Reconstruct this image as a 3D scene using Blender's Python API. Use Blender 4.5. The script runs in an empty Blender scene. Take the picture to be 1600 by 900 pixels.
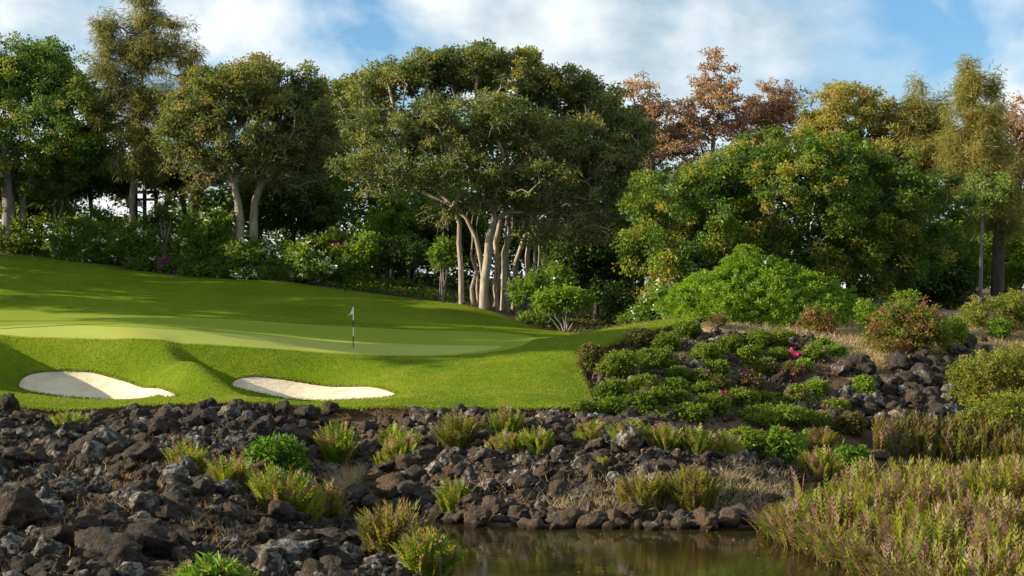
import bpy, bmesh, math, random
import numpy as np
from math import radians
sc = bpy.context.scene
col = sc.collection

# ------------------------------------------------------------------ camera, sky, sun, exposure
F, HC, CX, CY = 2400.0, 8.0, 800.0, 450.0          # focal length in photo pixels, eye height over the pond
cam = bpy.data.cameras.new('camera'); cam.sensor_width = 36.0; cam.lens = 36.0 * F / 1600.0
cam.clip_start = 0.5; cam.clip_end = 9000.0
camo = bpy.data.objects.new('camera', cam); col.objects.link(camo)
camo.location = (0, 0, HC); camo.rotation_euler = (radians(90), 0, 0)
sc.camera = camo

SUN_EL, SUN_BACK = 18.5, -7.0                       # elevation; degrees the sun stands behind the picture plane, at the left
sd = np.array([-math.cos(radians(SUN_BACK)) * math.cos(radians(SUN_EL)), math.sin(radians(SUN_BACK)) * math.cos(radians(SUN_EL)), math.sin(radians(SUN_EL))])
sun = bpy.data.lights.new('sun', 'SUN'); sun.energy = 5.0; sun.angle = radians(0.5); sun.color = (1.0, 0.87, 0.66)
suno = bpy.data.objects.new('sun', sun); col.objects.link(suno)
from mathutils import Vector
suno.rotation_euler = Vector(sd).to_track_quat('Z', 'Y').to_euler(); suno.location = (-60, 60, 60)

world = bpy.data.worlds.new('World'); sc.world = world; world.use_nodes = True
wn, wl = world.node_tree.nodes, world.node_tree.links
wn.clear()
sky = wn.new('ShaderNodeTexSky'); sky.sky_type = 'NISHITA'; sky.sun_disc = False
sky.sun_elevation = radians(SUN_EL); sky.sun_rotation = radians(-90 + SUN_BACK); sky.air_density = 1.0; sky.dust_density = 0.6; sky.ozone_density = 1.5
tc = wn.new('ShaderNodeTexCoord')
mp = wn.new('ShaderNodeMapping'); mp.inputs['Scale'].default_value = (1, 1, 1.5); mp.inputs['Location'].default_value = (0.62, 0.1, 0.3)
n1 = wn.new('ShaderNodeTexNoise'); n1.inputs['Scale'].default_value = 5.2; n1.inputs['Detail'].default_value = 7; n1.inputs['Roughness'].default_value = 0.52; n1.inputs['Distortion'].default_value = 0.25
cr = wn.new('ShaderNodeValToRGB'); cr.color_ramp.elements[0].position = 0.37; cr.color_ramp.elements[1].position = 0.52
n2 = wn.new('ShaderNodeTexNoise'); n2.inputs['Scale'].default_value = 9.0; n2.inputs['Detail'].default_value = 5; n2.inputs['Roughness'].default_value = 0.5
cr2 = wn.new('ShaderNodeValToRGB')
cr2.color_ramp.elements[0].position = 0.38; cr2.color_ramp.elements[0].color = (2.3, 3.1, 3.7, 1)
cr2.color_ramp.elements[1].position = 0.58; cr2.color_ramp.elements[1].color = (5.2, 5.45, 5.4, 1)
tint_ = wn.new('ShaderNodeMix'); tint_.data_type = 'RGBA'; tint_.blend_type = 'MULTIPLY'; tint_.inputs[0].default_value = 1.0; tint_.inputs[7].default_value = (0.50, 0.72, 0.92, 1)
mx = wn.new('ShaderNodeMix'); mx.data_type = 'RGBA'
bg = wn.new('ShaderNodeBackground'); bg.inputs['Strength'].default_value = 0.095
out = wn.new('ShaderNodeOutputWorld')
wl.new(tc.outputs['Generated'], mp.inputs['Vector']); wl.new(mp.outputs['Vector'], n1.inputs['Vector']); wl.new(mp.outputs['Vector'], n2.inputs['Vector'])
wl.new(n1.outputs['Fac'], cr.inputs['Fac']); wl.new(n2.outputs['Fac'], cr2.inputs['Fac'])
wl.new(cr.outputs['Color'], mx.inputs[0]); wl.new(sky.outputs['Color'], tint_.inputs[6]); wl.new(tint_.outputs[2], mx.inputs[6]); wl.new(cr2.outputs['Color'], mx.inputs[7])
wl.new(mx.outputs[2], bg.inputs['Color']); wl.new(bg.outputs[0], out.inputs['Surface'])

sc.view_settings.view_transform = 'Standard'; sc.view_settings.look = 'None'
sc.view_settings.exposure = 1.08; sc.view_settings.gamma = 1.0; sc.view_settings.use_curve_mapping = False
sc.cycles.max_bounces = 6; sc.cycles.diffuse_bounces = 3; sc.cycles.transmission_bounces = 3; sc.cycles.transparent_max_bounces = 4
sc.cycles.use_denoising = True

# ------------------------------------------------------------------ helpers
rng = np.random.default_rng(11)

def tag(o, label=None, cat=None, group=None, kind=None):
    if label: o['label'] = label
    if cat: o['category'] = cat
    if group: o['group'] = group
    if kind: o['kind'] = kind
    return o

def empty(name, loc, label=None, cat=None, group=None, rz=0.0, s=1.0):
    o = bpy.data.objects.new(name, None); col.objects.link(o)
    o.location = [float(v) for v in loc]; o.rotation_euler = (0, 0, rz); o.scale = (s, s, s); o.empty_display_size = 0.3
    return tag(o, label, cat, group)

class MB:
    """collects polygons; build() links them as one mesh object"""
    def __init__(self): self.V, self.L, self.N, self.M, self.T, self.n = [], [], [], [], [], 0
    def add(self, V, Fc, tint=0.5, mat=0):
        V = np.asarray(V, float); Fc = np.asarray(Fc, int)
        if len(Fc) == 0: return self
        self.V.append(V); self.L.append((Fc + self.n).ravel()); self.N.append(np.full(len(Fc), Fc.shape[1])); self.M.append(np.full(len(Fc), mat))
        self.T.append(np.broadcast_to(np.asarray(tint, float), (len(V),))); self.n += len(V)
        return self
    def mesh(self, name, mats, smooth=False, origin=None):
        me = bpy.data.meshes.new(name)
        V = np.concatenate(self.V); L = np.concatenate(self.L); N = np.concatenate(self.N); M = np.concatenate(self.M); T = np.concatenate(self.T)
        if origin is not None: V = V - np.asarray(origin)
        me.vertices.add(len(V)); me.vertices.foreach_set('co', V.astype(np.float32).ravel())
        me.loops.add(len(L)); me.loops.foreach_set('vertex_index', L.astype(np.int32))
        me.polygons.add(len(N)); st = np.concatenate([[0], np.cumsum(N)[:-1]])
        me.polygons.foreach_set('loop_start', st.astype(np.int32)); me.polygons.foreach_set('material_index', M.astype(np.int32))
        me.polygons.foreach_set('use_smooth', np.full(len(N), smooth))
        a = me.attributes.new('tint', 'FLOAT', 'POINT'); a.data.foreach_set('value', T.astype(np.float32))
        for m in (mats if isinstance(mats, (list, tuple)) else [mats]): me.materials.append(m)
        me.update(calc_edges=True)
        return me
    def build(self, name, mats, parent=None, smooth=False, origin=None):
        o = bpy.data.objects.new(name, self.mesh(name, mats, smooth, origin)); col.objects.link(o)
        if parent is not None: o.parent = parent
        elif origin is not None: o.location = [float(v) for v in origin]
        return o

def copy_tree(o, parent=None):
    c = o.copy(); col.objects.link(c)
    if parent is not None: c.parent = parent
    for ch in list(o.children): copy_tree(ch, c)
    return c

def hash3(i, j, k, s):
    h = (i.astype(np.int64) * 374761393 + j.astype(np.int64) * 668265263 + k.astype(np.int64) * 2147483647 + s * 1274126177) & 0xFFFFFFFF
    h = ((h ^ (h >> 13)) * 1274126177) & 0xFFFFFFFF
    return ((h ^ (h >> 16)) & 0xFFFF) / 65535.0

def vnoise(P, s=0):
    P = np.asarray(P, float); I = np.floor(P).astype(np.int64); f = P - I; f = f * f * (3 - 2 * f)
    r = 0
    for a in (0, 1):
        for b in (0, 1):
            for c in (0, 1):
                w = (f[:, 0] if a else 1 - f[:, 0]) * (f[:, 1] if b else 1 - f[:, 1]) * (f[:, 2] if c else 1 - f[:, 2])
                r = r + w * hash3(I[:, 0] + a, I[:, 1] + b, I[:, 2] + c, s)
    return r

def fbm(P, s=0, o=3):
    P = np.asarray(P, float); r, a = 0, 0.5
    for k in range(o): r = r + a * (vnoise(P * 2 ** k, s + k) - 0.5); a *= 0.5
    return r

def sstep(a, b, x):
    t = np.clip((x - a) / (b - a), 0, 1); return t * t * (3 - 2 * t)

def unit(v): return v / np.maximum(np.linalg.norm(v, axis=-1, keepdims=True), 1e-9)

# ------------------------------------------------------------------ terrain height
cols = {
 0: [(900, 36), (800, 43.5), (720, 52), (660, 60), (618, 65), (600, 68), (575, 71), (530, 74), (510, 82), (485, 92), (440, 103), (398, 116), (385, 130)],
 200: [(900, 36.5), (800, 44), (730, 51.5), (680, 58), (640, 64), (620, 67), (595, 71), (528, 74), (508, 82), (490, 92), (455, 103), (422, 113), (405, 130)],
 310: [(900, 37), (800, 45), (740, 51), (700, 56), (660, 61), (630, 65), (610, 68), (578, 71), (534, 74.5), (514, 82), (495, 92), (463, 103), (432, 112)],
 400: [(628, 65), (608, 69), (578, 71.5), (541, 75), (520, 83), (500, 92), (470, 103), (440, 110), (425, 130)],
 480: [(880, 42), (820, 47.5), (780, 52), (740, 56), (700, 60), (660, 64)],
 520: [(790, 56), (745, 60), (700, 62), (660, 64.5), (632, 66)],
 600: [(870, 44.5), (795, 55.5), (740, 58.5), (700, 61), (660, 64), (636, 65), (620, 68), (600, 70.5), (556, 76), (535, 84), (511, 92), (485, 101), (460, 108), (440, 130)],
 700: [(812, 53), (770, 55), (720, 58), (680, 61), (650, 64)],
 740: [(636, 65), (600, 70), (553, 76.5), (535, 84), (515, 92), (495, 100), (478, 105), (465, 130)],
 800: [(822, 51.6), (780, 53.5), (730, 56.5), (690, 59), (660, 63)],
 850: [(636, 65), (590, 71), (545, 77), (530, 84), (520, 93), (512, 102), (495, 115)],
 910: [(824, 51.3), (780, 53.5), (730, 56.5), (685, 59), (660, 62.5), (636, 65.5), (600, 70.5), (560, 75), (527, 80), (522, 86), (520, 95), (510, 105), (490, 122)],
 1000: [(825, 51.2), (780, 53.5), (730, 56), (680, 58.5), (665, 63), (648, 67), (620, 70), (575, 75), (540, 79), (510, 82.5), (520, 92), (508, 105), (490, 125)],
 1080: [(825, 51.2), (780, 53.5), (730, 56), (688, 58.5), (676, 63), (665, 66.5), (620, 71.5), (560, 77), (520, 82), (498, 85), (490, 92), (500, 103)],
 1200: [(822, 51.6), (780, 54), (740, 57.5), (725, 62), (722, 66), (690, 69), (640, 73), (600, 76.5), (550, 80.5), (510, 86), (485, 90), (480, 105), (475, 125)],
 1300: [(800, 54.8), (750, 58), (728, 62), (726, 66), (690, 70.5), (640, 74), (600, 76.5), (555, 80), (510, 86), (487, 90)],
 1400: [(895, 43), (820, 50), (780, 55), (770, 60), (772, 65), (712, 70.8), (690, 72), (660, 74), (610, 76.5), (570, 79), (530, 84), (495, 90), (485, 105), (478, 125)],
 1600: [(895, 43), (820, 50), (780, 55), (772, 60), (772, 66), (715, 70.8), (690, 72), (640, 75), (580, 80), (530, 86), (495, 92), (485, 107), (478, 130)],
}
cp = []
for px, L in cols.items():
    for py, D in L: cp.append(((px - CX) * D / F, D, HC - (py - CY) * D / F))
for px, py in ((900, 850), (1100, 860), (800, 880), (1000, 900), (1150, 900), (760, 850), (620, 815), (1250, 900), (660, 835), (560, 808), (1300, 925), (900, 930), (1100, 940), (1220, 865)):
    D = HC * F / (py - CY); cp.append(((px - CX) * D / F, D, -0.8))
for x, y, z in ((-6.7, 54.3, 0.1), (-5.0, 49.9, 0.1), (-3.2, 45.7, 0.1), (-1.9, 42.7, 0.1), (-1.0, 39.2, 0.1), (-16, 30, 1.0), (-6, 33, 0.6), (2, 34, -0.8), (8, 34, -0.8), (14, 36, -.2), (22, 36, 0.1)): cp.append((x, y, z))
for X in (-48, -70):
    for y, z in ((36, 1.6), (52, 2.6), (62, 3.6), (68, 4.6), (74, 5.7), (82, 6.2), (92, 7.2), (104, 9.2), (116, 11.3), (130, 12.3), (150, 12.6)): cp.append((X, y, z + (-48 - X) * 0.02))
for X in (48, 64):
    for y, z in ((36, .1), (45, 0.2), (60, 0.1), (66, -0.6), (70.5, 0.2), (75, 2.0), (80, 3.6), (86, 5), (92, 6.1), (107, 6.5), (130, 7.2), (150, 7.4)): cp.append((X, y, z))
for X, z in ((-30, 12.2), (-10, 9.4), (8, 8.0), (28, 7.5)): cp.append((X, 150, z))
cp = np.array(cp)
C2 = cp[:, :2] / 10.0
def phi(r2): return 0.5 * r2 * np.log(np.maximum(r2, 1e-12))
d2 = ((C2[:, None] - C2[None]) ** 2).sum(-1); n = len(C2)
A = np.zeros((n + 3, n + 3)); A[:n, :n] = phi(d2) + np.eye(n) * 0.004
A[:n, n] = 1; A[:n, n + 1:] = C2; A[n, :n] = 1; A[n + 1:, :n] = C2.T
tps = np.linalg.solve(A, np.concatenate([cp[:, 2], [0, 0, 0]]))

def bowl(X, Y, xl, xr, wl_, wr_, d):
    t = sstep(66.2, 68.6, Y) * (1 - sstep(72.2, 75.2, Y))
    return -d * t * sstep(0, 1, (X - xl) / wl_) * sstep(0, 1, (xr - X) / wr_)

def height_exact(X, Y):
    shp = X.shape; P = np.stack([X.ravel(), Y.ravel()], -1) / 10.0
    Z = np.empty(len(P))
    for a in range(0, len(P), 8000):
        q = P[a:a + 8000]
        Z[a:a + 8000] = phi(((q[:, None] - C2[None]) ** 2).sum(-1)) @ tps[:n] + tps[n] + q @ tps[n + 1:]
    Z = Z.reshape(shp)
    Z = Z + bowl(X, Y, -23.4 - (Y - 68) * 0.35, -14.2, 1.6, 7.0, 1.6)
    Z = Z + bowl(X, Y, -12.6 - (Y - 68) * 0.72, -4.2, 1.6, 7.5, 1.6)
    # ridge shoulders left of each hollow
    for xl0, k in ((-23.4, 0.35), (-12.6, 0.72)):
        u = X - (xl0 - (Y - 68) * k)
        Z = Z + 0.65 * np.exp(-((u + 0.7) / 1.3) ** 2) * sstep(66.5, 69.5, Y) * (1 - sstep(70, 74.0, Y))
    # soft natural unevenness off the mown ground
    P3 = np.stack([X.ravel() * 0.5, Y.ravel() * 0.5, np.zeros(X.size)], -1)
    rough = 0.5 * fbm(P3, 5, 3).reshape(shp) * np.where((Y < 63.5) & (Z > -0.3), 1, 0.0)
    Z = Z + rough
    # gentle undulation of the slope behind the green
    Z = Z + 0.18 * fbm(P3 * 0.35, 9, 2).reshape(shp) * sstep(90, 97, Y)
    far = 7.6
    w = sstep(62, 110, np.abs(X)) * 1.0
    w = np.maximum(w, sstep(145, 190, Y))
    Z = Z * (1 - w) + far * w
    near = np.where(Y < 4, 6.2, 6.2 - (Y - 4) * 0.30)
    near = np.maximum(near, -1.0)
    w2 = 1 - sstep(26, 33, Y)
    return Z * (1 - w2) + near * w2

def axis(parts):
    a = []
    for lo, hi, st in parts: a.append(np.arange(lo, hi, st))
    a.append([parts[-1][1]]); return np.concatenate(a)
gx = axis([(-2500, -400, 300), (-400, -110, 40), (-110, -60, 5), (-60, -34, 1.0), (-34, 34, 0.26), (34, 64, 1.0), (64, 110, 5), (110, 400, 40), (400, 2500, 300)])
gy = axis([(-200, 0, 20), (0, 32, 2), (32, 62, 0.4), (62, 84, 0.22), (84, 122, 0.45), (122, 160, 1.5), (160, 400, 12), (400, 4000, 300)])
GX, GY = np.meshgrid(gx, gy, indexing='ij')
GZ = height_exact(GX, GY)

def hgt(x, y):
    x = np.atleast_1d(np.asarray(x, float)); y = np.atleast_1d(np.asarray(y, float))
    i = np.clip(np.searchsorted(gx, x) - 1, 0, len(gx) - 2); j = np.clip(np.searchsorted(gy, y) - 1, 0, len(gy) - 2)
    u = np.clip((x - gx[i]) / (gx[i + 1] - gx[i]), 0, 1); v = np.clip((y - gy[j]) / (gy[j + 1] - gy[j]), 0, 1)
    return GZ[i, j] * (1 - u) * (1 - v) + GZ[i + 1, j] * u * (1 - v) + GZ[i, j + 1] * (1 - u) * v + GZ[i + 1, j + 1] * u * v

DS = np.arange(33, 170, 0.2)
def pick(px, py):
    """ground points that the photo pixels look at"""
    px = np.atleast_1d(np.asarray(px, float)); py = np.atleast_1d(np.asarray(py, float))
    out_ = np.zeros((len(px), 3))
    for k, (a, b) in enumerate(zip(px, py)):
        X = (a - CX) * DS / F; Z = HC - (b - CY) * DS / F; g = np.maximum(hgt(X, DS), 0) - Z
        h = np.nonzero(g >= 0)[0]
        i = h[0] if len(h) else len(DS) - 1
        if 0 < i and len(h):
            t = g[i - 1] / (g[i - 1] - g[i]); D = DS[i - 1] + t * (DS[i] - DS[i - 1])
        else: D = DS[i] if len(h) else 118.0
        x = (a - CX) * D / F; out_[k] = (x, D, hgt(x, D)[0])
    return out_
def pick1(px, py): return pick([px], [py])[0]
def G(px, D):
    x = (px - CX) * D / F; return np.array([x, D, hgt(x, D)[0]])
def W(px, py, D): return np.array([(px - CX) * D / F, D, HC - (py - CY) * D / F])

# ------------------------------------------------------------------ zones
def smooth_poly(P, it=2):
    P = np.asarray(P, float)
    for _ in range(it):
        Q = np.roll(P, -1, 0); P = np.stack([0.75 * P + 0.25 * Q, 0.25 * P + 0.75 * Q], 1).reshape(-1, 2)
    return P
def sdf(P, poly):
    """positive inside"""
    d = np.full(len(P), 1e9); ins = np.zeros(len(P), bool)
    for a, b in zip(poly, np.roll(poly, -1, 0)):
        e = b - a; w = P - a; t = np.clip((w @ e) / max(e @ e, 1e-12), 0, 1)
        d = np.minimum(d, np.hypot(*(w - t[:, None] * e).T))
        c = (a[1] > P[:, 1]) != (b[1] > P[:, 1])
        with np.errstate(divide='ignore', invalid='ignore'):
            ins ^= c & (P[:, 0] < (b[0] - a[0]) * (P[:, 1] - a[1]) / (b[1] - a[1]) + a[0])
    return np.where(ins, d, -d)
def fsdf(poly):
    lo, hi = poly.min(0) - 3, poly.max(0) + 3
    def f(P):
        r = np.full(len(P), -3.0); m = ((P > lo) & (P < hi)).all(1)
        if m.any(): r[m] = sdf(P[m], poly)
        return r
    return f
def pxpoly(L, it=2): return smooth_poly(pick(*zip(*L))[:, :2], it)

bunker_polys = [
 pxpoly([(27, 604), (32, 590), (52, 581), (90, 578), (135, 578), (165, 585), (205, 594), (240, 604), (268, 612), (279, 619), (255, 621.5), (200, 621.5), (130, 621), (80, 617), (40, 610)]),
 pxpoly([(357, 602), (366, 592), (385, 587), (420, 588), (460, 594), (500, 600), (560, 601), (598, 606), (625, 616), (600, 622), (545, 625), (480, 624), (430, 618), (385, 610)])]
lawn_front = [(-260, 622), (-60, 622), (20, 632), (75, 641), (130, 640), (200, 634), (280, 630), (345, 629), (400, 629), (470, 633), (540, 637), (640, 638), (740, 637), (830, 638), (900, 638), (924, 637), (922, 622), (914, 604), (905, 584), (903, 570), (910, 556), (940, 542), (985, 525), (1030, 513), (1070, 503), (1086, 499)]
lawn_back = [(1050, 500), (1000, 509), (950, 517), (900, 520), (860, 516), (800, 497), (740, 479), (680, 470), (600, 461), (530, 451), (470, 443), (420, 437), (380, 436), (330, 434), (270, 430), (220, 423), (160, 413), (100, 405), (40, 400), (0, 398)]
lb_ = pick(*zip(*lawn_back)); lbx = CX + lb_[:, 0] * F / lb_[:, 1]; lbo = np.argsort(lbx)
def behind_lawn(px): return float(np.interp(px, lbx[lbo], lb_[lbo, 1]))
lp = np.concatenate([pick(*zip(*lawn_front))[:, :2], [[11.6, 88], [8, 90]], pick(*zip(*lawn_back[3:]))[:, :2], [[-48, 117], [-62, 110], [-62, 62]]])
lawn_poly = smooth_poly(lp, 2)
green_poly = pxpoly([(-200, 523), (0, 526), (100, 528), (200, 532), (300, 538), (400, 545), (500, 551), (600, 556), (700, 556), (780, 549), (830, 538), (845, 528), (815, 521), (700, 517.5), (560, 511), (420, 503), (300, 496), (200, 491), (100, 487), (0, 484), (-200, 482)])
collar_poly = pxpoly([(-200, 509), (0, 510), (150, 514), (300, 520), (450, 527), (600, 534), (740, 540), (800, 541), (720, 553), (640, 555), (600, 554.5), (500, 549.5), (400, 543.5), (300, 536.5), (200, 530.5), (100, 526.5), (0, 524.5), (-200, 521.5)])
straw_poly = pxpoly([(1086, 505), (1130, 500), (1200, 492), (1300, 494), (1400, 498), (1500, 500), (1620, 500), (1700, 520), (1700, 560), (1620, 565), (1500, 575), (1470, 560), (1400, 562), (1380, 580), (1340, 575), (1290, 560), (1250, 540), (1180, 520), (1110, 520)])

def clip(V, T, f):
    v = f(V[:, :2]); v = np.where(np.abs(v) < 0.012, 0.012, v)
    s = v > 0; k = s[T].sum(1)
    ins, outs = [T[k == 3]], [T[k == 0]]
    newV, cache, nv = [], {}, len(V)
    a_in, a_out = [], []
    def cut(a, b):
        nonlocal nv
        key = (a, b) if a < b else (b, a)
        if key not in cache:
            t = v[a] / (v[a] - v[b]); newV.append(V[a] + t * (V[b] - V[a])); cache[key] = nv; nv += 1
        return cache[key]
    for tri in T[(k == 1) | (k == 2)]:
        m = s[tri].sum()
        odd = np.nonzero(s[tri])[0][0] if m == 1 else np.nonzero(~s[tri])[0][0]
        a, b, c = tri[odd], tri[(odd + 1) % 3], tri[(odd + 2) % 3]
        p, q = cut(a, b), cut(a, c)
        one, two = [(a, p, q)], [(p, b, c), (p, c, q)]
        if m == 1: a_in += one; a_out += two
        else: a_out += one; a_in += two
    if a_in: ins.append(np.array(a_in))
    if a_out: outs.append(np.array(a_out))
    V2 = np.concatenate([V, np.array(newV)]) if newV else V
    return V2, np.concatenate(ins), np.concatenate(outs)

nxg, nyg = GX.shape
idx = np.arange(nxg * nyg).reshape(nxg, nyg)
q = np.stack([idx[:-1, :-1], idx[1:, :-1], idx[1:, 1:], idx[:-1, 1:]], -1).reshape(-1, 4)
TV = np.stack([GX.ravel(), GY.ravel(), GZ.ravel()], -1)
TT = np.concatenate([q[:, [0, 1, 2]], q[:, [0, 2, 3]]])
f_lawn, f_green, f_collar, f_straw = fsdf(lawn_poly), fsdf(green_poly), fsdf(collar_poly), fsdf(straw_poly)
f_b = [fsdf(p) for p in bunker_polys]

# ------------------------------------------------------------------ materials
def M(name):
    m = bpy.data.materials.new(name); m.use_nodes = True
    nt = m.node_tree; nt.nodes.clear()
    return m, nt.nodes, nt.links
def ramp(nd, stops):
    r = nd.new('ShaderNodeValToRGB'); e = r.color_ramp.elements
    while len(e) < len(stops): e.new(0.5)
    for i, (p, c) in enumerate(stops): e[i].position = p; e[i].color = (*c, 1)
    return r
def noise(nd, lk, vec, scale, detail=4, rough=0.55, dist=0.0):
    t = nd.new('ShaderNodeTexNoise'); t.inputs['Scale'].default_value = scale; t.inputs['Detail'].default_value = detail
    t.inputs['Roughness'].default_value = rough; t.inputs['Distortion'].default_value = dist
    lk.new(vec, t.inputs['Vector']); return t
def mathn(nd, lk, op, a, b):
    t = nd.new('ShaderNodeMath'); t.operation = op
    for i, x in enumerate((a, b)):
        if isinstance(x, (int, float)): t.inputs[i].default_value = x
        else: lk.new(x, t.inputs[i])
    return t.outputs[0]
def mixc(nd, lk, fac, a, b, mode='MIX'):
    t = nd.new('ShaderNodeMix'); t.data_type = 'RGBA'; t.blend_type = mode
    for i, x in ((0, fac), (6, a), (7, b)):
        if isinstance(x, (int, float)): t.inputs[i].default_value = x
        elif isinstance(x, tuple): t.inputs[i].default_value = (*x, 1)
        else: lk.new(x, t.inputs[i])
    return t.outputs[2]

def foliage(name, stops, trans=0.40, rough=0.5, spec=0.3, tr_boost=1.7):
    g_ = 1.7 if any(k in name for k in ('fig_', 'banyan', 'casuarina', 'olive_gold', 'background', 'pinkish', 'long_green', 'strap')) else 1.15
    stops = [(p_, tuple(min(0.8, c_ * g_) for c_ in c3)) for p_, c3 in stops]
    m, nd, lk = M(name)
    at = nd.new('ShaderNodeAttribute'); at.attribute_name = 'tint'
    gm = nd.new('ShaderNodeNewGeometry')
    oi = nd.new('ShaderNodeObjectInfo')
    v = mathn(nd, lk, 'ADD', at.outputs['Fac'], mathn(nd, lk, 'MULTIPLY', mathn(nd, lk, 'SUBTRACT', gm.outputs['Random Per Island'], 0.5), 0.35))
    v = mathn(nd, lk, 'ADD', v, mathn(nd, lk, 'MULTIPLY', mathn(nd, lk, 'SUBTRACT', oi.outputs['Random'], 0.5), 0.14))
    r = ramp(nd, stops); lk.new(v, r.inputs['Fac'])
    p = nd.new('ShaderNodeBsdfPrincipled'); p.inputs['Roughness'].default_value = rough; p.inputs['Specular IOR Level'].default_value = spec
    lk.new(r.outputs['Color'], p.inputs['Base Color'])
    t = nd.new('ShaderNodeBsdfTranslucent')
    tcn = mixc(nd, lk, 1.0, r.outputs['Color'], (tr_boost * 1.05, tr_boost, tr_boost * 0.55), 'MULTIPLY'); lk.new(tcn, t.inputs['Color'])
    ms = nd.new('ShaderNodeMixShader'); ms.inputs[0].default_value = trans
    o = nd.new('ShaderNodeOutputMaterial'); lk.new(p.outputs[0], ms.inputs[1]); lk.new(t.outputs[0], ms.inputs[2]); lk.new(ms.outputs[0], o.inputs['Surface'])
    return m

def simple(name, stops, scale=3.0, rough=0.85, bump=0.3, bscale=12.0, spec=0.2, detail=6, stretch=None, bdist=0.03):
    m, nd, lk = M(name)
    t = nd.new('ShaderNodeTexCoord'); v = t.outputs['Object']
    if stretch:
        mp_ = nd.new('ShaderNodeMapping'); mp_.inputs['Scale'].default_value = stretch; lk.new(v, mp_.inputs['Vector']); v = mp_.outputs['Vector']
    nn = noise(nd, lk, v, scale, detail, 0.6)
    r = ramp(nd, stops); lk.new(nn.outputs['Fac'], r.inputs['Fac'])
    p = nd.new('ShaderNodeBsdfPrincipled'); p.inputs['Roughness'].default_value = rough; p.inputs['Specular IOR Level'].default_value = spec
    lk.new(r.outputs['Color'], p.inputs['Base Color'])
    if bump:
        bn = noise(nd, lk, v, bscale, 5, 0.65); b = nd.new('ShaderNodeBump'); b.inputs['Strength'].default_value = bump; b.inputs['Distance'].default_value = bdist
        lk.new(bn.outputs['Fac'], b.inputs['Height']); lk.new(b.outputs[0], p.inputs['Normal'])
    o = nd.new('ShaderNodeOutputMaterial'); lk.new(p.outputs[0], o.inputs['Surface'])
    return m

def turf(name, c_lo, c_mid, c_hi, fine=14.0, bump=0.6, bdist=0.05, dry=None):
    """mown grass: patches, fine blade grain, faint dry flecks"""
    m, nd, lk = M(name)
    t = nd.new('ShaderNodeTexCoord'); v = t.outputs['Object']
    big = noise(nd, lk, v, 0.22, 3, 0.5); mid = noise(nd, lk, v, 2.1, 5, 0.65); fin = noise(nd, lk, v, fine, 4, 0.7)
    f = mathn(nd, lk, 'ADD', mathn(nd, lk, 'MULTIPLY', big.outputs['Fac'], 0.4), mathn(nd, lk, 'ADD', mathn(nd, lk, 'MULTIPLY', mid.outputs['Fac'], 0.3), mathn(nd, lk, 'MULTIPLY', fin.outputs['Fac'], 0.3)))
    r = ramp(nd, [(0.34, c_lo), (0.5, c_mid), (0.66, c_hi)]); lk.new(f, r.inputs['Fac'])
    c = r.outputs['Color']
    if dry:
        dn = noise(nd, lk, v, 0.75, 8, 0.75, 0.6); dr = ramp(nd, [(0.53, (0, 0, 0)), (0.72, (0.75, 0.75, 0.75))]); lk.new(dn.outputs['Fac'], dr.inputs['Fac'])
        c = mixc(nd, lk, dr.outputs['Color'], c, dry)
    p = nd.new('ShaderNodeBsdfPrincipled'); p.inputs['Roughness'].default_value = 0.9; p.inputs['Specular IOR Level'].default_value = 0.04
    lk.new(c, p.inputs['Base Color'])
    b = nd.new('ShaderNodeBump'); b.inputs['Strength'].default_value = bump; b.inputs['Distance'].default_value = bdist
    lk.new(mathn(nd, lk, 'ADD', fin.outputs['Fac'], mid.outputs['Fac']), b.inputs['Height']); lk.new(b.outputs[0], p.inputs['Normal'])
    o = nd.new('ShaderNodeOutputMaterial'); lk.new(p.outputs[0], o.inputs['Surface'])
    return m

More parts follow.
